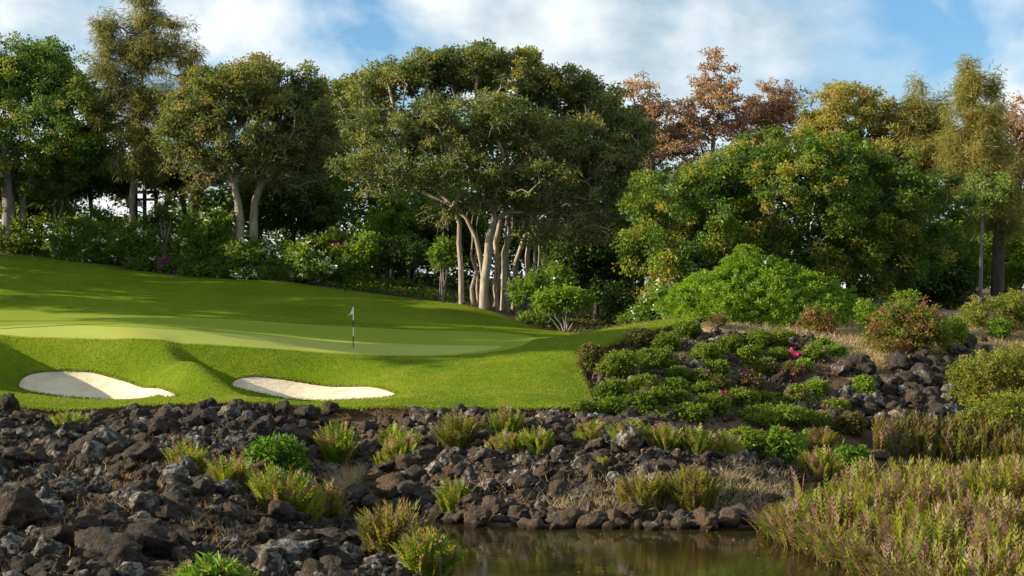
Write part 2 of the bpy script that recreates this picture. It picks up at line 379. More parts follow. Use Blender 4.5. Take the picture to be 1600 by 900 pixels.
def rockmat(name, lo, hi, brown, lichen=(0.34, 0.34, 0.31), lich=0.60):
    m, nd, lk = M(name)
    t = nd.new('ShaderNodeTexCoord'); oi = nd.new('ShaderNodeObjectInfo'); at = nd.new('ShaderNodeAttribute'); at.attribute_name = 'tint'
    rnd = mathn(nd, lk, 'FRACT', mathn(nd, lk, 'ADD', oi.outputs['Random'], at.outputs['Fac']), 0.0)
    gm = nd.new('ShaderNodeNewGeometry'); v = gm.outputs['Position']
    n_ = noise(nd, lk, v, 2.6, 8, 0.68); r = ramp(nd, [(0.32, lo), (0.68, hi)]); lk.new(n_.outputs['Fac'], r.inputs['Fac'])
    fb = ramp(nd, [(0.25, (0, 0, 0)), (0.95, (0.85, 0.85, 0.85))]); lk.new(rnd, fb.inputs['Fac'])
    bp_ = noise(nd, lk, v, 1.7, 6, 0.7); bq = ramp(nd, [(0.40, (0, 0, 0)), (0.62, (1, 1, 1))]); lk.new(bp_.outputs['Fac'], bq.inputs['Fac'])
    c = mixc(nd, lk, mathn(nd, lk, 'MULTIPLY', fb.outputs['Color'], bq.outputs['Color']), r.outputs['Color'], brown)
    # lichen blotches, more on some rocks
    ln = noise(nd, lk, v, 3.3, 9, 0.72, 0.4)
    lv = mathn(nd, lk, 'ADD', ln.outputs['Fac'], mathn(nd, lk, 'MULTIPLY', mathn(nd, lk, 'SUBTRACT', mathn(nd, lk, 'FRACT', mathn(nd, lk, 'MULTIPLY', rnd, 7.31), 0.0), 0.5), 0.22))
    lr = ramp(nd, [(lich, (0, 0, 0)), (lich + 0.10, (0.8, 0.8, 0.8))]); lk.new(lv, lr.inputs['Fac'])
    c = mixc(nd, lk, lr.outputs['Color'], c, lichen)
    sx = nd.new('ShaderNodeSeparateXYZ'); lk.new(v, sx.inputs[0])
    wz = mathn(nd, lk, 'ADD', sx.outputs['Z'], mathn(nd, lk, 'MULTIPLY', n_.outputs['Fac'], -0.12)); wet = ramp(nd, [(0.04, (1, 1, 1)), (0.13, (0, 0, 0))]); lk.new(wz, wet.inputs['Fac'])   # damp stone at the waterline
    c = mixc(nd, lk, wet.outputs['Color'], c, mixc(nd, lk, 1.0, c, (0.35, 0.32, 0.26), 'MULTIPLY'))
    p = nd.new('ShaderNodeBsdfPrincipled'); p.inputs['Roughness'].default_value = 0.9; p.inputs['Specular IOR Level'].default_value = 0.2
    lk.new(c, p.inputs['Base Color'])
    vo = nd.new('ShaderNodeTexVoronoi'); vo.inputs['Scale'].default_value = 11.0; lk.new(v, vo.inputs['Vector'])
    bn = noise(nd, lk, v, 7.0, 8, 0.75)
    b = nd.new('ShaderNodeBump'); b.inputs['Strength'].default_value = 1.0; b.inputs['Distance'].default_value = 0.22
    lk.new(mathn(nd, lk, 'ADD', bn.outputs['Fac'], mathn(nd, lk, 'MULTIPLY', vo.outputs['Distance'], 0.35)), b.inputs['Height']); lk.new(b.outputs[0], p.inputs['Normal'])
    o = nd.new('ShaderNodeOutputMaterial'); lk.new(p.outputs[0], o.inputs['Surface'])
    return m

m_lawn = turf('lawn_turf', (0.070, 0.125, 0.005), (0.125, 0.185, 0.008), (0.185, 0.235, 0.014), 13, 0.9, 0.10, dry=(0.24, 0.22, 0.03))
m_green = turf('putting_turf', (0.170, 0.225, 0.020), (0.195, 0.250, 0.026), (0.215, 0.270, 0.032), 30, 0.12, 0.01)
m_collar = turf('pale_turf', (0.27, 0.305, 0.062), (0.30, 0.33, 0.070), (0.33, 0.355, 0.080), 30, 0.1, 0.01)
m_soil = simple('brown_soil', [(0.3, (0.045, 0.027, 0.016)), (0.55, (0.10, 0.062, 0.038)), (0.75, (0.17, 0.115, 0.07))], 1.3, 0.95, 0.8, 8, bdist=0.08)
m_lip = simple('soil_lip', [(0.3, (0.05, 0.03, 0.016)), (0.7, (0.14, 0.085, 0.05))], 4, 0.95, 0.6, 14)
m_straw = simple('dry_grass_ground', [(0.3, (0.10, 0.085, 0.03)), (0.5, (0.22, 0.165, 0.07)), (0.7, (0.34, 0.26, 0.12))], 0.9, 0.95, 0.8, 10, bdist=0.08)
m_sand = simple('bunker_sand', [(0.3, (0.46, 0.385, 0.27)), (0.5, (0.60, 0.515, 0.375)), (0.72, (0.68, 0.59, 0.44))], 1.1, 0.95, 0.8, 3.2, 0.1, detail=9, stretch=(0.6, 2.2, 1.0), bdist=0.09)
m_asphalt = simple('grey_asphalt', [(0.3, (0.05, 0.05, 0.055)), (0.7, (0.08, 0.08, 0.085))], 6, 0.9, 0.3, 40)

# water
m_water, nd, lk = M('pond_water')
t = nd.new('ShaderNodeTexCoord'); mp_ = nd.new('ShaderNodeMapping'); mp_.inputs['Scale'].default_value = (1.0, 1.6, 1); lk.new(t.outputs['Object'], mp_.inputs['Vector'])
w1 = noise(nd, lk, mp_.outputs['Vector'], 5.0, 3, 0.5, 0.3); w2 = noise(nd, lk, mp_.outputs['Vector'], 1.1, 2, 0.5)
wm = noise(nd, lk, t.outputs['Object'], 0.25, 2, 0.5); wr = ramp(nd, [(0.42, (0.12, 0.12, 0.12)), (0.62, (1, 1, 1))]); lk.new(wm.outputs['Fac'], wr.inputs['Fac'])
hh = mathn(nd, lk, 'ADD', mathn(nd, lk, 'MULTIPLY', w1.outputs['Fac'], wr.outputs['Color']), mathn(nd, lk, 'MULTIPLY', w2.outputs['Fac'], 0.8))
b = nd.new('ShaderNodeBump'); b.inputs['Strength'].default_value = 0.25; b.inputs['Distance'].default_value = 0.016; lk.new(hh, b.inputs['Height'])
p = nd.new('ShaderNodeBsdfPrincipled'); p.inputs['Roughness'].default_value = 0.04; p.inputs['IOR'].default_value = 1.33
pn = noise(nd, lk, t.outputs['Object'], 0.16, 3, 0.5); pr = ramp(nd, [(0.35, (0.020, 0.013, 0.005)), (0.65, (0.026, 0.026, 0.006))]); lk.new(pn.outputs['Fac'], pr.inputs['Fac'])
lk.new(pr.outputs['Color'], p.inputs['Base Color']); lk.new(b.outputs[0], p.inputs['Normal'])
o = nd.new('ShaderNodeOutputMaterial'); lk.new(p.outputs[0], o.inputs['Surface'])

m_rock = rockmat('dark_lava_rock', (0.018, 0.0145, 0.0115), (0.076, 0.063, 0.050), (0.100, 0.066, 0.040), (0.29, 0.29, 0.27), 0.555)
m_rockp = rockmat('lichened_lava_rock', (0.026, 0.020, 0.015), (0.095, 0.075, 0.056), (0.105, 0.066, 0.040), (0.38, 0.36, 0.31), 0.565)
m_rockw = rockmat('waterline_rock', (0.034, 0.028, 0.022), (0.115, 0.094, 0.072), (0.15, 0.085, 0.04), (0.30, 0.28, 0.25), 0.66)
m_bark_pale = simple('pale_fig_bark', [(0.3, (0.17, 0.14, 0.105)), (0.7, (0.40, 0.345, 0.27))], 2.2, 0.9, 0.6, 9, stretch=(2, 2, 0.5))
m_bark_dark = simple('dark_bark', [(0.3, (0.035, 0.027, 0.02)), (0.7, (0.11, 0.088, 0.066))], 2.5, 0.9, 0.7, 9, stretch=(2, 2, 0.4))
m_bark_grey = simple('grey_bark', [(0.3, (0.12, 0.105, 0.09)), (0.7, (0.26, 0.235, 0.205))], 2.5, 0.9, 0.7, 9, stretch=(2, 2, 0.4))

fo = {}
fo['dark_fig'] = foliage('dark_fig_leaves', [(0.1, (0.020, 0.044, 0.007)), (0.5, (0.045, 0.085, 0.012)), (0.85, (0.10, 0.135, 0.020)), (1.0, (0.14, 0.145, 0.03))])
fo['fig'] = foliage('fig_leaves', [(0.05, (0.034, 0.052, 0.012)), (0.5, (0.074, 0.098, 0.022)), (0.8, (0.12, 0.125, 0.03)), (1.0, (0.18, 0.12, 0.035))])
fo['banyan'] = foliage('banyan_leaves', [(0.05, (0.034, 0.049, 0.014)), (0.5, (0.068, 0.090, 0.023)), (0.88, (0.115, 0.130, 0.032)), (1.0, (0.15, 0.12, 0.035))])
fo['bright_fig'] = foliage('bright_fig_leaves', [(0.05, (0.026, 0.052, 0.007)), (0.5, (0.052, 0.094, 0.010)), (0.86, (0.13, 0.16, 0.018)), (0.93, (0.17, 0.145, 0.024)), (1.0, (0.21, 0.13, 0.03))], 0.40)
fo['needle'] = foliage('casuarina_needles', [(0.1, (0.050, 0.058, 0.014)), (0.5, (0.098, 0.10, 0.026)), (1.0, (0.16, 0.138, 0.04))], 0.40)
fo['needle_gold'] = foliage('golden_casuarina_needles', [(0.1, (0.070, 0.078, 0.017)), (0.5, (0.118, 0.115, 0.028)), (1.0, (0.18, 0.15, 0.042))], 0.40)
fo['pink'] = foliage('pinkish_leaves', [(0.1, (0.115, 0.088, 0.045)), (0.45, (0.185, 0.115, 0.082)), (0.8, (0.25, 0.155, 0.12)), (1.0, (0.15, 0.14, 0.04))], 0.40)
fo['olive'] = foliage('olive_gold_leaves', [(0.1, (0.075, 0.090, 0.016)), (0.5, (0.125, 0.132, 0.026)), (0.8, (0.175, 0.155, 0.036)), (1.0, (0.19, 0.115, 0.05))], 0.40)
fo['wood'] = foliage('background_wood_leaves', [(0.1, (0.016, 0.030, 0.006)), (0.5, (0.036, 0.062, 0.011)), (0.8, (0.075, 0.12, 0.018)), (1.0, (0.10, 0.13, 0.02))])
fo['light'] = foliage('light_green_leaves', [(0.1, (0.07, 0.13, 0.010)), (0.5, (0.125, 0.20, 0.016)), (1.0, (0.19, 0.25, 0.03))], 0.40)
fo['mound'] = foliage('mound_leaves', [(0.1, (0.070, 0.145, 0.006)), (0.5, (0.125, 0.215, 0.010)), (1.0, (0.19, 0.265, 0.018))], 0.40)
fo['plumeria'] = foliage('long_green_leaves', [(0.1, (0.034, 0.066, 0.009)), (0.5, (0.070, 0.118, 0.015)), (1.0, (0.12, 0.165, 0.024))], 0.40, 0.5, 0.25)
fo['shrub'] = foliage('clipped_shrub_leaves', [(0.1, (0.046, 0.085, 0.006)), (0.5, (0.10, 0.155, 0.011)), (0.9, (0.165, 0.20, 0.02)), (1.0, (0.18, 0.15, 0.045))], 0.40)
fo['shrub_brown'] = foliage('browned_shrub_leaves', [(0.1, (0.055, 0.068, 0.014)), (0.5, (0.10, 0.11, 0.025)), (0.8, (0.14, 0.085, 0.04)), (1.0, (0.17, 0.08, 0.055))], 0.40)
fo['mimosa'] = foliage('fine_yellow_green_leaves', [(0.1, (0.085, 0.115, 0.012)), (0.5, (0.16, 0.185, 0.020)), (0.85, (0.22, 0.225, 0.035)), (1.0, (0.22, 0.15, 0.06))], 0.40)
fo['redbush'] = foliage('red_and_green_leaves', [(0.1, (0.075, 0.13, 0.013)), (0.45, (0.14, 0.165, 0.022)), (0.62, (0.20, 0.13, 0.035)), (0.85, (0.21, 0.085, 0.05)), (1.0, (0.25, 0.12, 0.08))], 0.40)
fo['fern'] = foliage('fern_fronds', [(0.05, (0.045, 0.085, 0.008)), (0.4, (0.11, 0.165, 0.014)), (0.68, (0.18, 0.20, 0.022)), (0.82, (0.17, 0.095, 0.04)), (1.0, (0.22, 0.15, 0.115))], 0.40)
fo['fern_dark'] = foliage('dark_fern_fronds', [(0.05, (0.040, 0.058, 0.008)), (0.45, (0.10, 0.115, 0.016)), (0.72, (0.15, 0.14, 0.022)), (0.85, (0.12, 0.065, 0.03)), (1.0, (0.19, 0.13, 0.10))], 0.40)
fo['reed'] = foliage('reed_fronds', [(0.05, (0.045, 0.072, 0.006)), (0.4, (0.12, 0.150, 0.011)), (0.70, (0.19, 0.195, 0.018)), (0.82, (0.10, 0.050, 0.026)), (1.0, (0.19, 0.115, 0.09))], 0.40)
fo['broad'] = foliage('glossy_broad_leaves', [(0.1, (0.05, 0.11, 0.010)), (0.5, (0.10, 0.185, 0.018)), (0.9, (0.16, 0.22, 0.03)), (1.0, (0.28, 0.06, 0.03))], 0.40, 0.5, 0.25)
fo['strap'] = foliage('strap_leaves', [(0.1, (0.040, 0.066, 0.018)), (0.5, (0.085, 0.115, 0.032)), (0.85, (0.15, 0.155, 0.04)), (1.0, (0.20, 0.11, 0.04))], 0.40, 0.5, 0.25)
fo['drygrass'] = foliage('dry_grass_blades', [(0.1, (0.16, 0.12, 0.07)), (0.5, (0.30, 0.235, 0.15)), (1.0, (0.42, 0.35, 0.26))], 0.40)
fo['turfblade'] = foliage('turf_blades', [(0.1, (0.06, 0.115, 0.005)), (0.5, (0.115, 0.175, 0.008)), (0.85, (0.19, 0.22, 0.018)), (1.0, (0.25, 0.215, 0.04))], 0.40)
fo['cover'] = foliage('ground_cover_leaves', [(0.1, (0.028, 0.062, 0.007)), (0.5, (0.062, 0.115, 0.011)), (0.82, (0.11, 0.145, 0.018)), (0.93, (0.34, 0.18, 0.02)), (1.0, (0.40, 0.12, 0.02))], 0.40)
fo['litter'] = foliage('fallen_leaf_litter', [(0.1, (0.07, 0.045, 0.026)), (0.5, (0.14, 0.085, 0.05)), (1.0, (0.24, 0.16, 0.10))], 0.40)
fo['magenta'] = foliage('magenta_bracts', [(0.1, (0.42, 0.02, 0.17)), (1.0, (0.65, 0.06, 0.32))], 0.3)
fo['purple'] = foliage('purple_bracts', [(0.1, (0.26, 0.03, 0.22)), (1.0, (0.42, 0.08, 0.36))], 0.3)
fo['white'] = foliage('white_petals', [(0.1, (0.70, 0.70, 0.62)), (1.0, (0.8, 0.8, 0.74))], 0.2)

# ------------------------------------------------------------------ ground sheets
V, T = TV, TT
V, Tl, Ts = clip(V, T, f_lawn)
Vl = V
Vl, Tb0, Tl = clip(Vl, Tl, f_b[0]); Vl, Tb1, Tl = clip(Vl, Tl, f_b[1])
Vl, Tg, Tl = clip(Vl, Tl, f_green)
Vl, Tc, Tg = clip(Vl, Tg, f_collar)
V, Tst, Ts = clip(V, Ts, f_straw)

def sub(Vx, Tx):
    u, inv = np.unique(Tx.ravel(), return_inverse=True); return Vx[u].copy(), inv.reshape(-1, 3)
def boundary(Tx):
    e = np.concatenate([Tx[:, [0, 1]], Tx[:, [1, 2]], Tx[:, [2, 0]]]); k = np.sort(e, 1)
    _, i, c = np.unique(k, axis=0, return_index=True, return_counts=True); return e[i[c == 1]]

v_, t_ = sub(Vl, Tl)
mb = MB()
# turf edge thickness: a short soil face under the cut edges of the lawn
fl = f_lawn(v_[:, :2]); fb = np.maximum(f_b[0](v_[:, :2]), f_b[1](v_[:, :2]))
mb.add(v_, t_, 0.5, 0)
be = boundary(t_)
edge = be[((np.abs(fl[be]) < 0.10).all(1) & (v_[be][:, :, 1] < 92).all(1)) | (np.abs(fb[be]) < 0.10).all(1)]
dep = np.where(np.abs(fb[edge]).max(1) < 0.10, 0.16, 0.7)
A0, B0 = v_[edge[:, 0]], v_[edge[:, 1]]; dz = np.zeros_like(A0); dz[:, 2] = dep
k = len(edge); Vs = np.concatenate([A0, B0, B0 - dz, A0 - dz]); mb.add(Vs, np.stack([np.arange(k), np.arange(k) + 3 * k, np.arange(k) + 2 * k, np.arange(k) + k], -1), 0.5, 1)
tag(mb.build('lawn', [m_lawn, m_lip], smooth=True), kind='structure')
v_, t_ = sub(Vl, Tg); tag(MB().add(v_, t_).build('putting_green', m_green, smooth=True), kind='structure')
v_, t_ = sub(Vl, Tc); tag(MB().add(v_, t_).build('putting_green_strip', m_collar, smooth=True), kind='structure')
for Tb, f in ((Tb0, f_b[0]), (Tb1, f_b[1])):
    v_, t_ = sub(Vl, Tb); s_ = f(v_[:, :2]); v_[:, 2] -= 0.05 + 0.14 * sstep(0, 0.7, s_)
    v_[:, 2] += 0.03 * fbm(v_ * 1.5, 3, 3)
    tag(MB().add(v_, t_).build('bunker_sand_ground', m_sand, smooth=True), kind='structure')
v_, t_ = sub(V, Tst); v_[:, 2] += 0.25 * fbm(v_ * 0.8, 4, 3) * sstep(0, 0.6, f_straw(v_[:, :2])); e_ = boundary(t_); k = len(e_); A0, B0 = v_[e_[:, 0]], v_[e_[:, 1]]; dz = np.array([0, 0, 0.7])
tag(MB().add(v_, t_).add(np.concatenate([A0, B0, B0 - dz, A0 - dz]), np.stack([np.arange(k), np.arange(k) + 3 * k, np.arange(k) + 2 * k, np.arange(k) + k], -1)).build('dry_grass_ground', m_straw, smooth=True), kind='structure')
v_, t_ = sub(V, Ts); s_ = f_lawn(v_[:, :2]); near = (v_[:, 1] < 92)
v_[:, 2] -= np.where(near, 0.40 * sstep(-2.2, -0.3, s_), 0.0)
tag(MB().add(v_, t_).build('ground', m_soil, smooth=True), kind='structure')
# pond
wx, wy = np.meshgrid(np.linspace(-8, 60, 60), np.linspace(24, 72.5, 50), indexing='ij'); ix = np.arange(3000).reshape(60, 50)
qq = np.stack([ix[:-1, :-1], ix[1:, :-1], ix[1:, 1:], ix[:-1, 1:]], -1).reshape(-1, 4)
tag(MB().add(np.stack([wx.ravel(), wy.ravel(), np.zeros(3000)], -1), qq).build('pond_water', m_water, smooth=True), kind='structure')
# path at the far left behind the lawn
pp = pick([-70, 22, 26, 0, -70], [392, 393, 396, 399, 401])
pv = np.array([[x, y, hgt(x, y)[0] + 0.03] for x, y, _ in pp]); pv = np.concatenate([pv, pv - [0, 0, 0.3]])
tag(MB().add(pv, [[0, 1, 2], [0, 2, 3], [0, 3, 4]]).add(pv, [[i, (i + 1) % 5, (i + 1) % 5 + 5, i + 5] for i in range(5)]).build('cart_path', m_asphalt), kind='structure')

# ------------------------------------------------------------------ plant builders
def leaves(P, L, Wd, up=None, r=rng, flat=0.6, droop=0.15, tint=0.5, out=None, outw=0.0):
    """one folded leaf (two triangles) at each point; direction random, normal biased upward"""
    n = len(P); d = unit(r.normal(size=(n, 3)) * [1, 1, 0.7] + (0 if out is None else out * outw) + [0, 0, -droop])
    nn = unit(r.normal(size=(n, 3)) * (1 - flat) + np.array([0, 0, 1.0]) * flat)
    s = unit(np.cross(d, nn)); up_ = np.cross(s, d)
    L = np.broadcast_to(L, (n,))[:, None] * r.uniform(0.7, 1.3, (n, 1)); Wd = np.broadcast_to(Wd, (n,))[:, None] * r.uniform(0.75, 1.25, (n, 1))
    base = P; m1 = P + d * L * 0.45 + s * Wd * 0.5 + up_ * L * 0.06; m2 = P + d * L * 0.45 - s * Wd * 0.5 + up_ * L * 0.06; tip = P + d * L - up_ * L * 0.08
    Vv = np.stack([base, m1, tip, m2], 1).reshape(-1, 3)
    return Vv, np.arange(4 * n).reshape(n, 4), np.repeat(np.broadcast_to(tint, (n,)), 4)

def tubes(mb, A, B, ra, rb, k, mat=0, tint=0.5):
    A, B = np.asarray(A), np.asarray(B); n = len(A)
    if n == 0: return
    d = unit(B - A); ref = np.where(np.abs(d[:, 2:3]) > 0.9, np.array([[1.0, 0, 0]]), np.array([[0, 0, 1.0]]))
    u = unit(np.cross(d, ref)); v = np.cross(d, u); a = np.arange(k) * 2 * np.pi / k
    ring = u[:, None] * np.cos(a)[None, :, None] + v[:, None] * np.sin(a)[None, :, None]
    Vv = np.concatenate([A[:, None] + ring * np.asarray(ra)[:, None, None], B[:, None] + ring * np.asarray(rb)[:, None, None]], 1).reshape(-1, 3)
    i = np.arange(k); j = (i + 1) % k
    f = np.stack([i, j, j + k, i + k], -1)[None] + (np.arange(n) * 2 * k)[:, None, None]
    mb.add(Vv, f.reshape(-1, 4), tint, mat)

def chain(mb, pts, rad, k=8, mat=0):
    """one continuous tapering tube along points"""
    pts = np.asarray(pts, float); m = len(pts); rad = np.broadcast_to(rad, (m,))
    d = unit(np.gradient(pts, axis=0)); ref = np.array([0.3, 1.0, 0.05]) if abs(d[0, 1]) < 0.8 else np.array([1.0, 0, 0])
    u = unit(np.cross(d, ref)); v = np.cross(d, u); a = np.arange(k) * 2 * np.pi / k
    Vv = (pts[:, None] + (u[:, None] * np.cos(a)[None, :, None] + v[:, None] * np.sin(a)[None, :, None]) * rad[:, None, None]).reshape(-1, 3)
    i = np.arange(k); j = (i + 1) % k
    f = (np.stack([i, j, j + k, i + k], -1)[None] + (np.arange(m - 1) * k)[:, None, None]).reshape(-1, 4)
    mb.add(Vv, f, 0.5, mat)

def ell_points(ells, n, r, shell=3.0, gap=0.0, gs=0.45, seed=0, zmin=None):
    """points through a union of ellipsoids (centre, radii), denser to the shell, with noise gaps"""
    vol = np.array([e[1][0] * e[1][1] * e[1][2] for e in ells]) ** 0.7; out_ = []
    while sum(len(x) for x in out_) < n:
        c = r.choice(len(ells), size=n, p=vol / vol.sum()); C = np.array([e[0] for e in ells])[c]; R = np.array([e[1] for e in ells])[c]
        u = unit(r.normal(size=(n, 3))); rad = r.uniform(0, 1, (n, 1)) ** (1.0 / shell)
        lump = 1 + 0.28 * fbm(C + u * 2.2, seed + 3, 2)[:, None] * 2
        p = C + u * rad * R * lump
        ok = np.ones(n, bool)
        if gap > 0: ok &= vnoise(p * gs, seed) > gap
        if zmin is not None: ok &= p[:, 2] > zmin
        out_.append(p[ok])
    return np.concatenate(out_)[:n]

def grow(trunks, attr, r, bf=0.45, seg=1.0, wob=0.10, grav=0.0):
    """branch graph: every attractor joins the cheapest node already there"""
    P, par, plen, fix = [], [], [], []
    for pts, rad in trunks:
        pts = np.asarray(pts, float); rr = np.linspace(rad[0], rad[1], len(pts)) if len(rad) == 2 else np.asarray(rad)
        for i, q_ in enumerate(pts):
            par.append(len(P) - 1 if i else -1); plen.append(0 if i == 0 else plen[-1] + np.linalg.norm(q_ - P[-1])); P.append(q_); fix.append(rr[i])
    n0 = len(P)
    tops = np.array([t_[0][-1] for t_ in trunks])
    order = np.argsort(np.min(np.linalg.norm(attr[:, None] - tops[None], axis=2), 1))
    cap = n0 + len(attr) * 14
    PP = np.zeros((cap, 3)); PP[:n0] = P; PL = np.zeros(cap); PL[:n0] = plen; PA = np.full(cap, -1); PA[:n0] = par
    # the lowest part of each trunk grows no limbs
    ban = np.zeros(cap); k = 0
    for pts, rad in trunks:
        m = len(pts); ban[k:k + max(1, int(m * 0.55))] = 6.0; k += m
    N = n0; ends = []
    for a in attr[order]:
        d = np.linalg.norm(PP[:N] - a, axis=1)
        j = int(np.argmin(d + bf * PL[:N] + ban[:N] + 0.35 * np.maximum(0, PP[:N, 2] - a[2])))
        s = max(1, int(np.ceil(d[j] / seg))); p0 = PP[j].copy(); arc = np.array([0, 0, 1.0]) * d[j] * 0.07
        prev = j
        if N + s >= cap: break
        for q_ in range(1, s + 1):
            t_ = q_ / s; p = p0 + (a - p0) * t_ + arc * 4 * t_ * (1 - t_)
            if q_ < s: p = p + r.normal(size=3) * wob * min(d[j], 2.0)
            PP[N] = p; PA[N] = prev; PL[N] = PL[prev] + np.linalg.norm(p - PP[prev]); prev = N; N += 1
        ends.append(prev)
    cnt = np.zeros(N); cnt[ends] = 1
    for i in range(N - 1, -1, -1):
        if PA[i] >= 0: cnt[PA[i]] += cnt[i]
    return PP[:N], PA[:N], cnt, np.array(ends), np.array(fix), n0

def leaf_clumps(E, C0, per, rad, L, Wd, r, flat=0.55, droop=0.2, keep=None, sq=0.65, tint_c=0.3, seed=0, dirw=0.6):
    """leaf clusters round the twig ends"""
    n = len(E); ct = np.clip(0.5 + r.normal(size=n) * tint_c * 0.5 + 0.9 * fbm(E * 0.35, seed + 7, 2), 0.02, 0.98)
    cnt = np.full(n, per) if keep is None else np.maximum(0, (per * keep(E)).astype(int))
    ii = np.repeat(np.arange(n), cnt); cr_ = (rad * r.uniform(0.7, 1.3, n))[ii][:, None]
    off = unit(r.normal(size=(len(ii), 3))) * r.uniform(0, 1, (len(ii), 1)) ** 0.6 * cr_ * [1, 1, sq]
    P = E[ii] + off
    return leaves(P, L, Wd, r=r, flat=flat, droop=droop, tint=np.clip(ct[ii] + r.normal(size=len(ii)) * 0.10, 0, 1), out=unit(off), outw=dirw)

def tree(name, label, cat, trunks, ells, n, per, rad, L, Wd, leafmat, bark, seed, group=None, shell=3.0, gap=0.30, gs=0.45, bf=0.45, twig=0.016, pw=0.43, keep=None,
         flat=0.5, droop=0.25, sq=0.65, extra=None, tint_c=0.3, zmin=None, twigcrowd=0, offscreen=False):
    r = np.random.default_rng(seed)
    base = np.asarray(trunks[0][0][0]); root = empty(name, base, label, cat, group)
    attr = ell_points(ells, n, r, shell, gap, gs, seed, zmin)
    PP, PA, cnt, ends, fix, n0 = grow(trunks, attr, r, bf)
    if len(ends) < 5: raise RuntimeError(name)
    rad_ = twig * np.maximum(cnt, 1) ** pw; rad_[:n0] = np.maximum(fix, 0.0)
    lim = fix.max() * 0.62; rad_[n0:] = np.minimum(rad_[n0:], lim)
    mb = MB(); k = 0
    for pts, rr in trunks:
        m = len(pts); chain(mb, PP[k:k + m], rad_[k:k + m], 9)
        k += m
    i = np.arange(n0, len(PP)); pa = PA[i]
    ra = np.where(pa < n0, np.minimum(rad_[pa], rad_[i] * 1.25), np.minimum(rad_[pa], rad_[i] * 1.5)); big = rad_[i] > 0.07
    tubes(mb, PP[pa[big]], PP[i[big]], ra[big], rad_[i[big]], 7)
    sm = ~big; tubes(mb, PP[pa[sm]], PP[i[sm]], ra[sm], rad_[i[sm]], 4)
    if twigcrowd:      # bare grey twigs that stand out of the leaves
        E = PP[ends]; E = E[E[:, 2] < np.percentile(E[:, 2], 72)]; e = E[r.integers(0, len(E), twigcrowd)]; dd = unit(r.normal(size=(twigcrowd, 3)) + [0, 0, -0.15]) * r.uniform(0.5, 1.3, (twigcrowd, 1))
        mid_ = e + dd * 0.5 + r.normal(size=dd.shape) * 0.12
        tubes(mb, e, mid_, np.full(twigcrowd, 0.02), np.full(twigcrowd, 0.015), 3); tubes(mb, mid_, e + dd, np.full(twigcrowd, 0.015), np.full(twigcrowd, 0.007), 3)
    mb.build('trunk', bark, root, True, base)
    if extra: extra(root, base, r)
    mb = MB(); mb.add(*leaf_clumps(PP[ends], None, per, rad, L, Wd, r, flat, droop, keep, sq, tint_c, seed))
    mb.build('crown', leafmat, root, False, base)
    return root

def ptrunk(L, D, rad, sink=0.3):
    """trunk polyline from photo pixels at one distance (each point may carry its own offset in distance)"""
    pts = [W(p[0], p[1], D + (p[2] if len(p) > 2 else 0)) for p in L]
    x, y, _ = pts[0]; pts[0] = np.array([x, y, hgt(x, y)[0] - sink])
    return (np.array(pts), rad)
def E(px, py, D, rx, rz, ry): return (W(px, py, D), np.array([rx * D / F, ry, rz * D / F]))

# ------------------------------------------------------------------ trees
tree('fig_tree', 'dense dark green spreading tree at far left with rounded top', 'tree',
     [ptrunk([(12, 360), (14, 320), (8, 270), (0, 220)], 119, (0.55, 0.35)), ptrunk([(-25, 360), (-22, 310), (-50, 260), (-70, 220)], 120, (0.4, 0.3)), ptrunk([(38, 360), (36, 310), (55, 260), (90, 220)], 119.5, (0.3, 0.22))],
     [E(10, 170, 120, 150, 120, 6.0), E(105, 190, 119, 80, 90, 5), E(-80, 180, 122, 130, 130, 6), E(70, 110, 121, 75, 55, 4.5), E(5, 95, 122, 60, 45, 4), E(150, 230, 120, 60, 60, 4), E(20, 270, 121, 110, 40, 4)],
     950, 110, 0.75, 0.26, 0.14, fo['dark_fig'], m_bark_grey, 21, shell=3.2, gap=0.36, gs=0.6, tint_c=0.6)

def needle_tree(name, label, trunk, whorls, leafmat, bark, seed, n, per, L=0.55, Wd=0.045, group=None, rad=0.75, gap=0.34, twig=0.014):
    return tree(name, label, 'tree', [trunk], whorls, n, per, rad, L, Wd, leafmat, bark, seed, group, shell=1.6, gap=gap, gs=0.55, bf=0.25, twig=twig, flat=0.15, droop=0.75, sq=0.9)

needle_tree('casuarina_tree', 'tall airy casuarina with slim pale grey trunk rising above its neighbours', ptrunk([(205, 345), (207, 300), (212, 250), (216, 190), (222, 130), (228, 60), (232, 0)], 117, (0.27, 0.03)),
    [E(225, 220, 117, 55, 65, 2.6), E(245, 140, 117, 60, 50, 2.6), E(170, 110, 117, 30, 60, 2.0), E(165, 45, 117, 28, 34, 1.4), E(225, 30, 117, 32, 50, 2.0), E(270, 30, 117, 40, 22, 1.6), E(295, 110, 117, 26, 50, 1.6), E(270, 190, 117, 45, 30, 1.8), E(150, 175, 117, 34, 40, 1.6), E(222, -15, 117, 26, 30, 1.4), E(210, 265, 117, 40, 22, 1.8), E(232, 80, 117, 34, 34, 1.8), E(200, 80, 117, 30, 40, 1.8), E(262, 75, 117, 32, 34, 1.8), E(200, 150, 117, 40, 60, 2)],
    fo['needle'], m_bark_grey, 22, 1150, 42, rad=0.5, gap=0.33)

